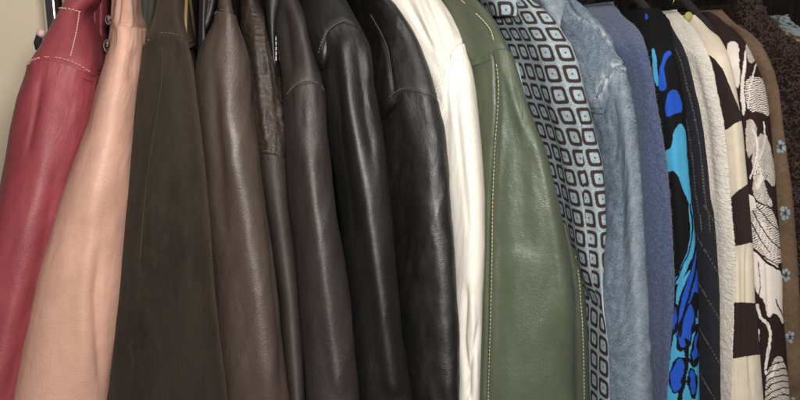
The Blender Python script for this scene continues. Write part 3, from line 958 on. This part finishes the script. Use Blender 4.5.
def fuzz(parent, S, count, length, mat, ulo, uhi, seed=1, name='fuzz', vhi=460):
    rng = random.Random(seed)
    ok = np.where((S['u'] > ulo) & (S['u'] < uhi) & (S['v'] > -10) & (S['v'] < vhi))[0]
    mb = MB()
    for k in range(count):
        i = int(ok[rng.randrange(len(ok))])
        p, nn = Vector(S['P'][i]), Vector(S['N'][i])
        if nn.dot(Vector(EYE) - p) < 0 and rng.random() < .8:
            nn = -nn
        a = Vector((rng.gauss(0, 1), rng.gauss(0, 1), rng.gauss(-.3, 1))).normalized()
        b = Vector((rng.gauss(0, 1), rng.gauss(0, 1), rng.gauss(0, 1))).normalized()
        l = length * rng.uniform(.5, 1.3)
        mb.tube([p - nn * .0004, p + nn * l * .45 + a * l * .25, p + nn * l * .6 + a * l * .7 + b * l * .3], [.00016, .00013, .00007], 3, cap=False)
    return mb.build(name, mat, parent)


fuzz(t, sf[0], 4500, .0022, plain('blue_fibre', (.12, .15, .26), .9), 596, 680, 5)

# ---- 14 black, blue and turquoise printed dress


def chaikin(poly, closed=True, it=3):
    p = np.array(poly, float)
    for _ in range(it):
        a, b = (p, np.roll(p, -1, 0)) if closed else (p[:-1], p[1:])
        q = np.empty((len(a) * 2, 2))
        q[0::2], q[1::2] = .75 * a + .25 * b, .25 * a + .75 * b
        p = q if closed else np.concatenate([p[:1], q, p[-1:]])
    return p


def inpoly(u, v, poly):
    p = np.array(poly, float)
    ins = np.zeros(u.shape, bool)
    j = len(p) - 1
    for i in range(len(p)):
        c = ((p[i, 1] > v) != (p[j, 1] > v)) & (u < (p[j, 0] - p[i, 0]) * (v - p[i, 1]) / (p[j, 1] - p[i, 1] + 1e-9) + p[i, 0])
        ins ^= c
        j = i
    return ins


TQ, BL, BK = (.075, .40, .66), (.018, .095, .56), (.005, .005, .006)


def paint_blue(u, v, cu, cv):
    c = np.tile(np.array(BK), (len(u), 1))
    wob_u = u + .8 * fbm(cu * 90, cv * 90, 31)
    wob_v = v + 1.5 * fbm(cu * 90, cv * 90, 37)
    low = np.clip((v - 300) / 40, 0, 1)
    wob_u = wob_u + low * 2.2 * fbm(cu * 75, cv * 75, 33)
    wob_v = wob_v + low * 4.0 * fbm(cu * 75, cv * 75, 35)
    for colr, poly in (
        (TQ, [(651, 47), (655, 50), (658, 70), (658, 90), (654, 82)]),
        (BL, [(671, 50), (672, 54), (665, 62), (664, 74), (667, 84), (665, 92), (658, 91), (658, 80), (661, 62), (666, 51)]),
        (BL, [(668, 92), (676, 89), (681, 97), (683, 112), (675, 113), (668, 119), (664, 112)]),
        (TQ, [(673, 128), (685, 121), (687, 155), (692, 203), (688, 204), (676, 168), (666, 173), (663, 152), (673, 148)]),
        (BL, [(645, 14), (648, 13), (648, 20), (645, 20)]),
        (TQ, [(688, 200), (692, 202), (696, 230), (695, 250), (688, 268), (678, 286), (674, 280), (684, 262), (690, 240), (690, 220)]),
        (BL, [(696, 246), (700, 262), (700, 296), (695, 290), (690, 300), (682, 340), (674, 338), (680, 305), (689, 276), (694, 262)]),
        (TQ, [(699, 300), (701, 300), (701, 420), (664, 420), (666, 385), (674, 360), (680, 375), (684, 392), (692, 388), (696, 372), (697, 330)]),
        (TQ, [(676, 286), (686, 274), (690, 268), (690, 272), (682, 290), (676, 312)]),
    ):
        c[inpoly(wob_u, wob_v, chaikin(poly))] = colr
    wing = ([(690, 300), (680, 322), (676, 345), (684, 352), (692, 335), (697, 312)], [(698, 318), (693, 342), (690, 362), (695, 368), (699, 352)],
            [(683, 356), (673, 362), (668, 384), (676, 398), (685, 384), (687, 366)], [(690, 366), (688, 384), (692, 400), (698, 392), (696, 374)],
            [(676, 300), (671, 318), (669, 338), (674, 334), (679, 318)])
    m_ = (v > 318) & (u > 660)
    c[m_ & (c.sum(1) < .05)] = TQ
    for w_ in wing:
        p_ = chaikin(w_)
        ins = inpoly(wob_u, wob_v, p_)
        c[ins] = BL
        d_ = edge_d(wob_u, wob_v, np.concatenate([p_, p_[:1]]))
        c[d_ < 1.15 + .5 * np.sin(v * .35)] = BK
    for path, w_ in (([(690, 204), (693, 225), (690, 250), (680, 272), (672, 290)], .7), ([(698, 255), (694, 280), (686, 305), (680, 335)], 1.1), ([(688, 240), (684, 258), (677, 275)], .8),
                     ([(686, 340), (688, 356), (686, 372), (680, 400), (678, 430)], 1.9), ([(672, 330), (668, 352), (664, 372), (660, 400)], 2.2), ([(700, 356), (692, 364), (684, 358)], 1.4)):
        c[edge_d(wob_u, wob_v, chaikin(path, False)) < w_] = BK
    return c


R14 = [(-10, 630), (8, 660), (20, 672), (42, 676), (62, 678), (82, 682), (110, 687), (155, 689), (200, 692), (250, 697), (300, 700), (400, 702), (520, 704)]
L14 = [(-10, 610), (8, 634), (25, 638), (47, 645), (65, 648), (100, 653), (140, 659), (200, 666), (280, 671), (345, 667), (400, 662), (520, 655)]
t, sf = garment('blueprint', 'printed_dress', 'black dress printed with turquoise and bright blue shapes', 'dress', L14, R14, None, 8, 46, .882, M['print'],
                folds=[([(60, 664), (150, 674), (300, 686)], .003, 5)], noise=[(.001, 30, 6, 133)], dep=.024, n=2.4, seed=141, ytop=1.0, paint=paint_blue, pitch=.55, bodymat=M['blackcloth'])

# ---- 15 pinstripe


def paint_pin(u, v, cu, cv):
    c = np.tile(np.array((.012, .013, .020)), (len(u), 1)) * (1 + .35 * fbm(cu * 400, cv * 400, 3))[:, None]
    Rp = curve(R15)(v)
    dash = (np.sin(v * 1.9) > -.45)
    for off in (-6.0, -15.0):
        ln = (np.abs(u - (Rp + off)) < .55) & dash & (v < 232)
        c[ln] = (.125, .11, .10)
    q = (v - 1.7 * (u - 700)) % 44.0
    ln = (np.abs(q - 22) < 1.0) & (v > 205) & (np.sin(u * 3.0) > -.6)
    c[ln] = (.125, .11, .10)
    return c


R15 = [(-10, 640), (12, 662), (37, 674), (47, 681), (60, 687), (77, 691), (95, 695), (104, 698), (134, 704), (164, 708), (200, 711), (215, 715), (250, 718), (300, 721), (400, 722), (520, 723)]
L15 = [(-10, 630), (12, 650), (42, 670), (62, 673), (82, 678), (110, 683), (155, 685), (200, 688), (250, 693), (300, 696), (400, 698), (520, 699)]
t, sf = garment('pinstripe', 'pinstripe_jacket', 'black pinstripe jacket, narrow, between the blue print and the cream knit', 'jacket', L15, R15, None, 14, 52, .884, M['linen'],
                folds=[([(60, 682), (200, 701), (400, 711)], .003, 5)], noise=[(.0009, 24, 8, 143)], dep=.024, n=2.3, seed=151, ytop=1.0, paint=paint_pin, pitch=.6, bodymat=M['blackcloth'])

# ---- 16 cream sweater
R16 = [(-2, 672), (9.5, 673), (10.5, 675), (12, 677), (19, 685), (25, 692), (35, 700), (47, 706), (62, 712), (77, 716), (97, 720), (119, 725), (146, 728), (176, 730), (200, 732), (215, 733), (250, 736), (300, 734), (350, 732), (400, 730), (520, 727)]
L16 = [(-2, 672), (9.5, 671), (10.5, 667), (12.5, 664.5), (16, 662.5), (22, 663), (37, 671), (47, 679), (60, 684), (77, 688), (95, 691), (134, 700), (164, 704), (200, 707), (250, 714), (300, 717), (400, 718), (520, 719)]
t, sf = garment('cream', 'knit_sweater', 'cream ribbed wool sweater, thick and fuzzy, beside the black pinstripe', 'sweater', L16, R16, None, 10, 50, .872, M['creamwool'],
                folds=[([(60, 693), (120, 706), (200, 714)], -.003, 3.5), ([(40, 694), (120, 716), (200, 723), (400, 724)], .002, 6), ([(20, 677), (30, 684)], -.004, 3, 6)],
                noise=[(.0012, 26, 9, 153), (.0007, 190, 320, 159), (.0004, 45, 120, 157, 'ridge', (-20, 600), .9)], dep=.024, n=2.2, seed=161, ytop=1.0, skew=-1.0, bodymat=M['creamwool'])

fuzz(t, sf[0], 1800, .0013, plain('cream_fibre', (.80, .74, .66), .9), 660, 738, 6)

# ---- 17 cream and brown blocks
CR, BR = (.86, .76, .61), (.032, .018, .016)


def paint_blocks(u, v, cu, cv):
    c = np.tile(np.array(CR), (len(u), 1))
    wu, wv = u + .4 * fbm(cu * 120, cv * 120, 41), v + .6 * fbm(cu * 120, cv * 120, 43)
    for poly in ([(709, 55), (714, 58), (722, 68), (730, 86), (738, 106), (744, 120), (734, 124), (727, 130), (720, 130), (712, 90)],
                 [(728, 200), (739, 190), (748, 184), (756, 186), (756, 242), (745, 244), (728, 248)],
                 [(724, 302), (760, 303), (762, 354), (745, 357), (724, 360)]):
        c[inpoly(wu, wv, poly)] = BR
    return c


R17 = [(0, 680), (14, 690), (21, 700), (31, 710), (36, 719), (47, 726), (62, 731), (80, 735), (97, 738), (130, 743), (165, 746), (200, 750), (245, 754), (300, 756), (350, 761), (400, 765), (520, 775)]
L17 = [(0, 672), (14, 684), (25, 690), (40, 698), (62, 708), (80, 713), (100, 717), (150, 725), (200, 729), (250, 732), (300, 731), (350, 729), (400, 727), (520, 724)]
t, sf = garment('blocks', 'linen_shirt', 'cream linen shirt with large dark brown blocks', 'shirt', L17, R17, None, 15, 54, .876, M['linen'],
                folds=[([(60, 722), (130, 736), (260, 744)], .002, 4), ([(240, 746), (320, 747), (400, 752)], -.0025, 2), ([(250, 738), (400, 740)], -.002, 2)],
                noise=[(.0009, 30, 6, 163)], dep=.022, n=2.3, seed=171, ytop=1.0, paint=paint_blocks, pitch=.55, bodymat=M['creamwool'])

# ---- 18 brown and white line print
WH, BR2 = (.88, .80, .73), (.030, .015, .014)


def paint_lines(u, v, cu, cv):
    c = np.tile(np.array(BR2), (len(u), 1))
    wu = u + .8 * fbm(cu * 80, cv * 80, 51) + .5 * fbm(cu * 320, cv * 320, 52)
    wv = v + 1.2 * fbm(cu * 80, cv * 80, 53) + .5 * fbm(cu * 320, cv * 320, 54)
    for poly in ([(726, 45), (733, 40), (740, 46), (738, 60), (741, 80), (737, 92), (731, 70)],
                 [(744, 50), (747, 52), (744, 90), (746, 110), (743, 118), (740, 95)]):
        c[inpoly(wu, wv, chaikin(poly, it=1))] = WH
    # hatched fields: light ground with thin dark strokes that follow a curved direction
    for poly, k, ph, bend in (([(746, 76), (764, 78), (770, 92), (771, 118), (760, 112), (750, 112), (745, 100)], 3.0, 0.0, .25),
                              ([(748, 40), (752, 46), (756, 60), (750, 64), (745, 50)], 3.0, .4, 1.0),
                              ([(750, 150), (764, 128), (772, 150), (776, 175), (774, 190), (764, 176), (756, 196)], 3.0, .3, -1.6),
                              ([(749, 200), (762, 204), (776, 212), (781, 250), (782, 268), (764, 256), (750, 246)], 2.9, .8, .35),
                              ([(766, 372), (780, 352), (788, 372), (792, 420), (764, 420)], 3.0, .2, -1.0),
                              ([(745, 122), (752, 118), (758, 130), (754, 150), (747, 160)], 2.9, .5, 1.2),
                              ([(752, 215), (768, 225), (779, 255), (770, 262), (756, 240)], 3.1, .1, .9),
                              ([(754, 170), (760, 160), (766, 190), (775, 208), (764, 205), (752, 196)], 2.7, .9, -2.0)):
        m = inpoly(wu, wv, chaikin(poly, it=1))
        st = np.sin((wv + bend * (wu - 760) + 3 * fbm(cu * 50, cv * 50, 57)) * k + ph) > -.4
        c[m & st] = WH
    for poly in ([(751, 246), (764, 258), (782, 268), (784, 300), (784, 330), (776, 310), (768, 320), (764, 300), (758, 296), (753, 280)],):
        c[inpoly(wu, wv, chaikin(poly, it=1))] = WH
    # a curling white ribbon on the brown ground
    rib = [(757, 305), (760, 318), (768, 322), (771, 335), (768, 352), (765, 368), (768, 378), (773, 376), (775, 366)]
    c[edge_d(wu, wv, chaikin(rib, False)) < 1.5] = WH
    rib2 = [(776, 316), (780, 320), (779, 330), (783, 336), (786, 330)]
    c[edge_d(wu, wv, chaikin(rib2, False)) < 1.0] = BR2
    sw = [(750, 246), (758, 252), (766, 262), (776, 268), (783, 272)]
    c[edge_d(wu, wv, chaikin(sw, False)) < 1.2] = BR2
    for path, w_, cl in (([(752, 208), (760, 226), (770, 240), (782, 250)], .55, BR2), ([(751, 222), (760, 240), (770, 252)], .55, BR2), ([(757, 206), (768, 220), (780, 232)], .5, BR2),
                         ([(758, 262), (761, 285), (758, 300)], .5, BR2), ([(776, 300), (780, 312), (785, 318)], .6, BR2), ([(752, 128), (758, 140), (757, 160), (750, 178)], .8, WH),
                         ([(764, 122), (766, 140), (760, 158)], .7, WH), ([(757, 62), (750, 84), (748, 108)], .7, WH), ([(759, 330), (757, 350), (760, 368)], .9, WH)):
        c[edge_d(wu, wv, chaikin(path, False)) < w_] = cl
    for k in range(11):
        y0 = 362 + 6.5 * k
        c[edge_d(wu, wv, [(765, y0 + 9), (772, y0 + 3), (782, y0), (795, y0 + 1)]) < .62] = BR2
    c[inpoly(wu, wv, [(748, 194), (754, 197), (757, 206), (751, 212)])] = WH
    return c


R18 = [(0, 690), (11, 704), (16, 716), (20, 722), (26, 730), (31, 738), (41, 747), (52, 753), (70, 761), (85, 767), (100, 770), (115, 772), (150, 775), (175, 777), (205, 779), (250, 782), (277, 784), (315, 784), (350, 788), (400, 792), (520, 800)]
L18 = [(0, 686), (11, 698), (20, 706), (36, 715), (47, 722), (62, 727), (80, 731), (100, 735), (130, 740), (165, 743), (200, 746), (245, 750), (300, 752), (350, 756), (400, 759), (520, 768)]
t, sf = garment('lineprint', 'printed_blouse', 'chocolate brown blouse printed with fine white hatching and curls', 'blouse', L18, R18, None, 11.5, 58, .884, M['print'],
                folds=[([(50, 742), (120, 757), (250, 764)], .002, 5), ([(240, 766), (400, 772)], -.0025, 2)],
                noise=[(.0009, 30, 7, 173)], dep=.022, n=2.3, seed=181, ytop=1.0, paint=paint_lines, pitch=.45, bodymat=M['blackcloth'])

# ---- 19 brown cloth with little blue flowers


def paint_flowers(u, v, cu, cv):
    c = np.tile(np.array((.17, .105, .062)), (len(u), 1)) * (1 + .3 * fbm(cu * 35, cv * 35, 61) + .25 * fbm(cu * 300, cv * 300, 63))[:, None]
    wu, wv = u + .9 * fbm(cu * 260, cv * 260, 67), v + 1.1 * fbm(cu * 260, cv * 260, 69)
    for cx, cy, sz, tw in ((781, 147, 1.0, .2), (785, 213, 1.08, .9), (786, 275, .95, 1.7), (790, 337, .85, 2.4), (793, 404, 1.0, .6)):
        for k in range(6):
            a = k * math.pi / 3 + tw
            px, py = cx + 3.5 * sz * math.cos(a), cy + 5.0 * sz * math.sin(a)
            r1 = (1.5 + .5 * math.sin(3 * k + cx)) * sz
            c[((wu - px) / r1) ** 2 + ((wv - py) / (r1 * 1.35)) ** 2 < 1] = np.array((.32, .47, .53)) * (1 + .15 * math.sin(5 * k + cy))
        c[((wu - cx) / 1.4) ** 2 + ((wv - cy) / 1.8) ** 2 < 1] = (.05, .05, .05)
    return c


R19 = [(0, 700), (9, 717), (11, 720), (17, 727), (27, 737), (34, 750), (44, 760), (57, 767), (72, 773), (90, 777), (120, 780), (150, 784), (190, 791), (220, 794), (260, 797), (320, 801), (400, 806), (520, 812)]
L19 = [(0, 700), (9, 714), (12, 710), (20, 715), (31, 733), (41, 742), (52, 748), (70, 756), (85, 762), (115, 767), (150, 770), (205, 774), (250, 777), (315, 780), (400, 787), (520, 795)]
t, sf = garment('flowers', 'brown_cardigan', 'soft tan brown cardigan with small pale blue flowers down its edge', 'cardigan', L19, R19, None, 9.5, 52, .884, M['flower'],
                noise=[(.0012, 30, 9, 183), (.0004, 200, 200, 189)], dep=.024, n=2.3, seed=191, ytop=1.0, paint=paint_flowers, pitch=.5, bodymat=M['blackcloth'])

# ---- 20 dark brown boucle
R20 = [(-8, 725), (1, 748), (10, 758), (20, 766), (27, 773), (37, 786), (47, 801), (60, 815), (90, 828), (150, 838), (300, 848), (520, 860)]
L20 = [(-8, 725), (1, 746), (5, 741), (17, 742), (34, 748), (57, 760), (90, 770), (150, 777), (220, 787), (320, 794), (400, 799), (520, 806)]
t, sf = garment('boucle', 'knit_coat', 'shaggy dark brown looped knit coat at the right end of the row', 'coat', L20, R20, None, 2, 55, .880, M['boucle'],
                noise=[(.0018, 40, 20, 193), (.0022, 170, 170, 197, 'ridge')], dep=.034, n=2.2, seed=201, ytop=1.0, pitch=.9)
# its loops of yarn
S = sf[0]
ok = np.where((S['u'] > 738) & (S['u'] < 835) & (S['v'] > 0) & (S['v'] < 470))[0]
mb = MB()
rng = random.Random(3)
for k in range(4200):
    i = int(ok[rng.randrange(len(ok))])
    p, nn = Vector(S['P'][i]), Vector(S['N'][i])
    if nn.dot(Vector(EYE) - p) < 0:
        nn = -nn
    a = nn.orthogonal().normalized()
    b = nn.cross(a)
    th = rng.uniform(0, 6.28)
    tg = a * math.cos(th) + b * math.sin(th)
    s_ = nn.cross(tg)
    r = rng.uniform(.0016, .0034)
    pts = [p - nn * .001 - tg * r, p + nn * r * .9 - tg * r * .7, p + nn * r * 1.5 + s_ * r * .4, p + nn * r * .9 + tg * r * .7, p - nn * .001 + tg * r]
    mb.tube(pts, .0010, 5, cap=False)
yarn = plain('brown_yarn', (.034, .0195, .0155), .95, nz=.6, nsc=60)
mb.build('yarn_loops', yarn, t)

# ---- 21 braid-trimmed top


def paint_braid(u, v, cu, cv):
    n_ = fbm(cu * 220, cv * 220, 71)
    blue = np.array((.20, .27, .28))[None] * (1 + .5 * n_)[:, None]
    gold = np.array((.34, .23, .12))[None] * (1 + .5 * n_)[:, None]
    dark = np.array((.03, .022, .018))[None]
    q = fbm(cu * 110, cv * 110, 77)
    c = np.where((v - .5 * (u - 780) < 27)[:, None], blue, gold)
    return np.where((q > .28)[:, None], dark, c)


R21 = [(5, 770), (15, 783), (18, 786), (24, 793), (30, 801), (40, 815), (60, 835), (100, 850), (300, 870), (520, 880)]
L21 = [(5, 770), (15, 780), (20, 775), (26, 779), (33, 786), (47, 800), (60, 812), (100, 828), (300, 845), (520, 856)]
t, sf = garment('braid', 'braided_top', 'top with pale blue and gold braid on its shoulder, last one at the right', 'top', L21, R21, None, 15, 60, .90, M['lace'],
                noise=[(.003, 130, 130, 203)], dep=.022, n=2.2, seed=211, ytop=1.0, paint=paint_braid, pitch=.7, bodymat=M['blackcloth'])

# ---- yellow size tag on the block shirt
tb = things['blocks'][0]
p0 = onplane(np.array(688.5), np.array(16.5), .985)
mb = MB()
mb.ball(p0, .0060, 18, 12, (1, .4, 1.05))
o = mb.build('size_marker', M['yellow'], None, loc=tuple(p0))
tag(o, 'little yellow size marker on the rail above the cream knit shoulder', 'marker')

# ================================================================== rack, hangers, wall
RAIL_Z = 1.45 + .20
pb = onplane(np.array(53.0), np.array(0.0), 1.31)
rk = thing('clothes_rack', 'chrome clothes rack, its round post showing behind the red leather jacket', 'clothes rack', (float(pb[0]), 1.31, 0.0))
mb = MB()
mb.tube([(pb[0], 1.31, .02), (pb[0], 1.31, .8), (pb[0], 1.31, 1.5), (pb[0], 1.31, 1.74)], .0134, 28)
mb.build('post', M['chrome'], rk)
mb = MB()
mb.tube([(pb[0] - .06, 1.115, RAIL_Z), (.2, 1.115, RAIL_Z), (1.6, 1.115, RAIL_Z)], .0125, 24)
mb.tube([(pb[0], 1.31, RAIL_Z), (pb[0], 1.2, RAIL_Z), (pb[0], 1.1, RAIL_Z)], .0115, 20)
mb.build('rail', M['chrome'], rk)
mb = MB()
mb.tube([(pb[0], 1.31 - .3, .02), (pb[0], 1.31, .02), (pb[0], 1.31 + .3, .02)], .014, 16)
mb.build('foot', M['chrome'], rk)


def hanger(u, v, y, armmat, hookmat, label, drop=.11, reach=.17, r=.006):
    """a hanger with its hook over the rail and one arm sloping out toward the sleeve"""
    p = onplane(np.array(float(u)), np.array(float(v)), y)
    x = float(p[0])
    zc = float(p[2]) + (y - (RAIL_Y + .035)) * -.0
    slope = .38
    ztop = zc + (1.115 - y) * slope
    h = thing('clothes_hanger', label, 'hanger', (x, 1.115, ztop), 'hangers on the rail')
    a = MB()
    pts = [(x, 1.115 + reach * k, ztop - slope * abs(reach * k) - .03 * k * k) for k in np.linspace(-1, 1, 25)]
    a.tube(pts, r, 10)
    a.build('arms', armmat, h)
    hk = MB()
    top = RAIL_Z + .0125
    pts = [(x, 1.115, ztop), (x, 1.115, RAIL_Z - .045)]
    for q in range(11):
        an = -math.pi / 2 + math.pi * 1.35 * q / 10
        pts.append((x, 1.115 + .0165 * math.cos(an) * 1.0, RAIL_Z - .001 + .0165 * math.sin(an)))
    pts[2:2] = [(x, 1.115 + .004, RAIL_Z - .03)]
    hk.tube(pts, .0019, 8)
    hk.build('hook', hookmat, h)
    return h


hanger(101.5, 28, 1.0, M['velvet'], M['chrome'], 'black hanger arm between the red and the pink leather jackets', r=.007)
hanger(185.5, 6, 1.03, M['wood'], M['brass'], 'honey coloured wooden hanger between the dark suede and the brown leather', r=.0022)
def brass_clip(u, v, label):
    p = onplane(np.array(float(u)), np.array(float(v)), 1.06)
    k = MB()
    k.tube([p + np.array([-.0055, 0, -.006]), p + np.array([-.001, 0, .005]), p + np.array([.001, 0, .005]), p + np.array([.0065, .001, -.005])], .0011, 7)
    o = k.build('hanger_clip', M['brass'], None, loc=tuple(p))
    tag(o, label, 'clip', None, 'brass clips among the hangers')
hanger(655, 7, .99, M['velvet'], M['chrome'], 'black velvet hanger in the dark gap right of the blue wool shoulder', r=.006)
hanger(704, 9, .99, M['velvet'], M['chrome'], 'black velvet hanger just right of the yellow size marker', r=.006)
hanger(768, 8, .99, M['velvet'], M['chrome'], 'black velvet hanger above the shaggy dark brown knit coat', r=.006)
brass_clip(640.5, 6, 'small brass clip in the dark gap above the blue wool shoulder')
brass_clip(676, 0, 'small brass clip at the top edge above the cream knit')

# black loop with a pale end, beside the post
p = onplane(np.array(40.0), np.array(38.0), 1.02)
lp = thing('hanger_strap', 'black strap with a pale end poking out beside the chrome post', 'strap', tuple(p))
q0, q1, q2, q3 = [onplane(np.array(float(a)), np.array(float(b)), 1.02) for a, b in ((38, 50), (37.5, 43), (39.5, 36), (43, 30))]
mb = MB()
mb.tube([q0, q1, q2], [.003, .0045, .004], 12)
mb.build('strap', M['velvet'], lp)
mb = MB()
mb.tube([q2, (q2 + q3) / 2, q3], [.0045, .005, .003], 12)
mb.build('strap_end', M['palepad'], lp)

# wall and a dark cloth added behind the row to keep the gaps black
V = np.array([(-1.5, 1.5, 0), (3.0, 1.5, 0), (3.0, 1.5, 2.6), (-1.5, 1.5, 2.6)])
o = mesh_obj('wall', V, [np.array((0, 1, 2, 3))], M['wall'])
tag(o, 'plain beige painted wall behind the rack', None, 'structure')
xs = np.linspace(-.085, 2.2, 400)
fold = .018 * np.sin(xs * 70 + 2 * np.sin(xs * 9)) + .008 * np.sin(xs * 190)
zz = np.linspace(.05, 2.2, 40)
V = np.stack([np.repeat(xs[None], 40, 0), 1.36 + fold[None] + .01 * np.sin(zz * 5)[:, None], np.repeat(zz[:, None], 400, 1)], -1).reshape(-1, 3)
i = np.arange(39)[:, None] * 400 + np.arange(399)[None]
o = mesh_obj('added_backdrop', V, list(np.stack([i, i + 1, i + 401, i + 400], -1).reshape(-1, 4)), M['added_backdrop'], uv=V[:, [0, 2]])
tag(o, 'dark cloth added behind the hanging clothes to blacken the gaps', None, 'structure')
V = np.array([(-2, -1, 0), (3, -1, 0), (3, 1.62, 0), (-2, 1.62, 0)])
o = mesh_obj('floor', V, [np.array((0, 1, 2, 3))], plain('floor_vinyl', (.25, .22, .19), .6, nz=.1))
tag(o, 'dull brown floor under the rack', None, 'structure')


# ================================================================== light
def area(name, loc, target, size, power, colr, sy=None):
    d = bpy.data.lights.new(name, 'AREA')
    d.shape = 'RECTANGLE' if sy else 'DISK'
    d.size = size
    if sy:
        d.size_y = sy
    d.energy = power
    d.color = colr
    o = bpy.data.objects.new(name, d)
    col.objects.link(o)
    o.location = loc
    o.rotation_euler = (Vector(target) - Vector(loc)).to_track_quat('-Z', 'Y').to_euler()
    return o


area('camera_flash', (.05, -.02, 1.45 + .11), (.30, .9, 1.36), .13, 10.0, (1, .965, .92))
area('ceiling_lamp', (.35, .15, 2.75), (.3, .9, 1.3), 1.3, 13, (1, .94, .85), .5)

w = bpy.data.worlds.new('World')
scene.world = w
w.use_nodes = True
bg = w.node_tree.nodes['Background']
bg.inputs[0].default_value = (1, .95, .88, 1)
bg.inputs[1].default_value = .045

for o in bpy.data.objects:
    if '_base' in o:
        del o['_base']

scene.view_settings.view_transform = 'Standard'
scene.view_settings.look = 'None'
scene.view_settings.exposure = 0.2
scene.view_settings.gamma = 1.0
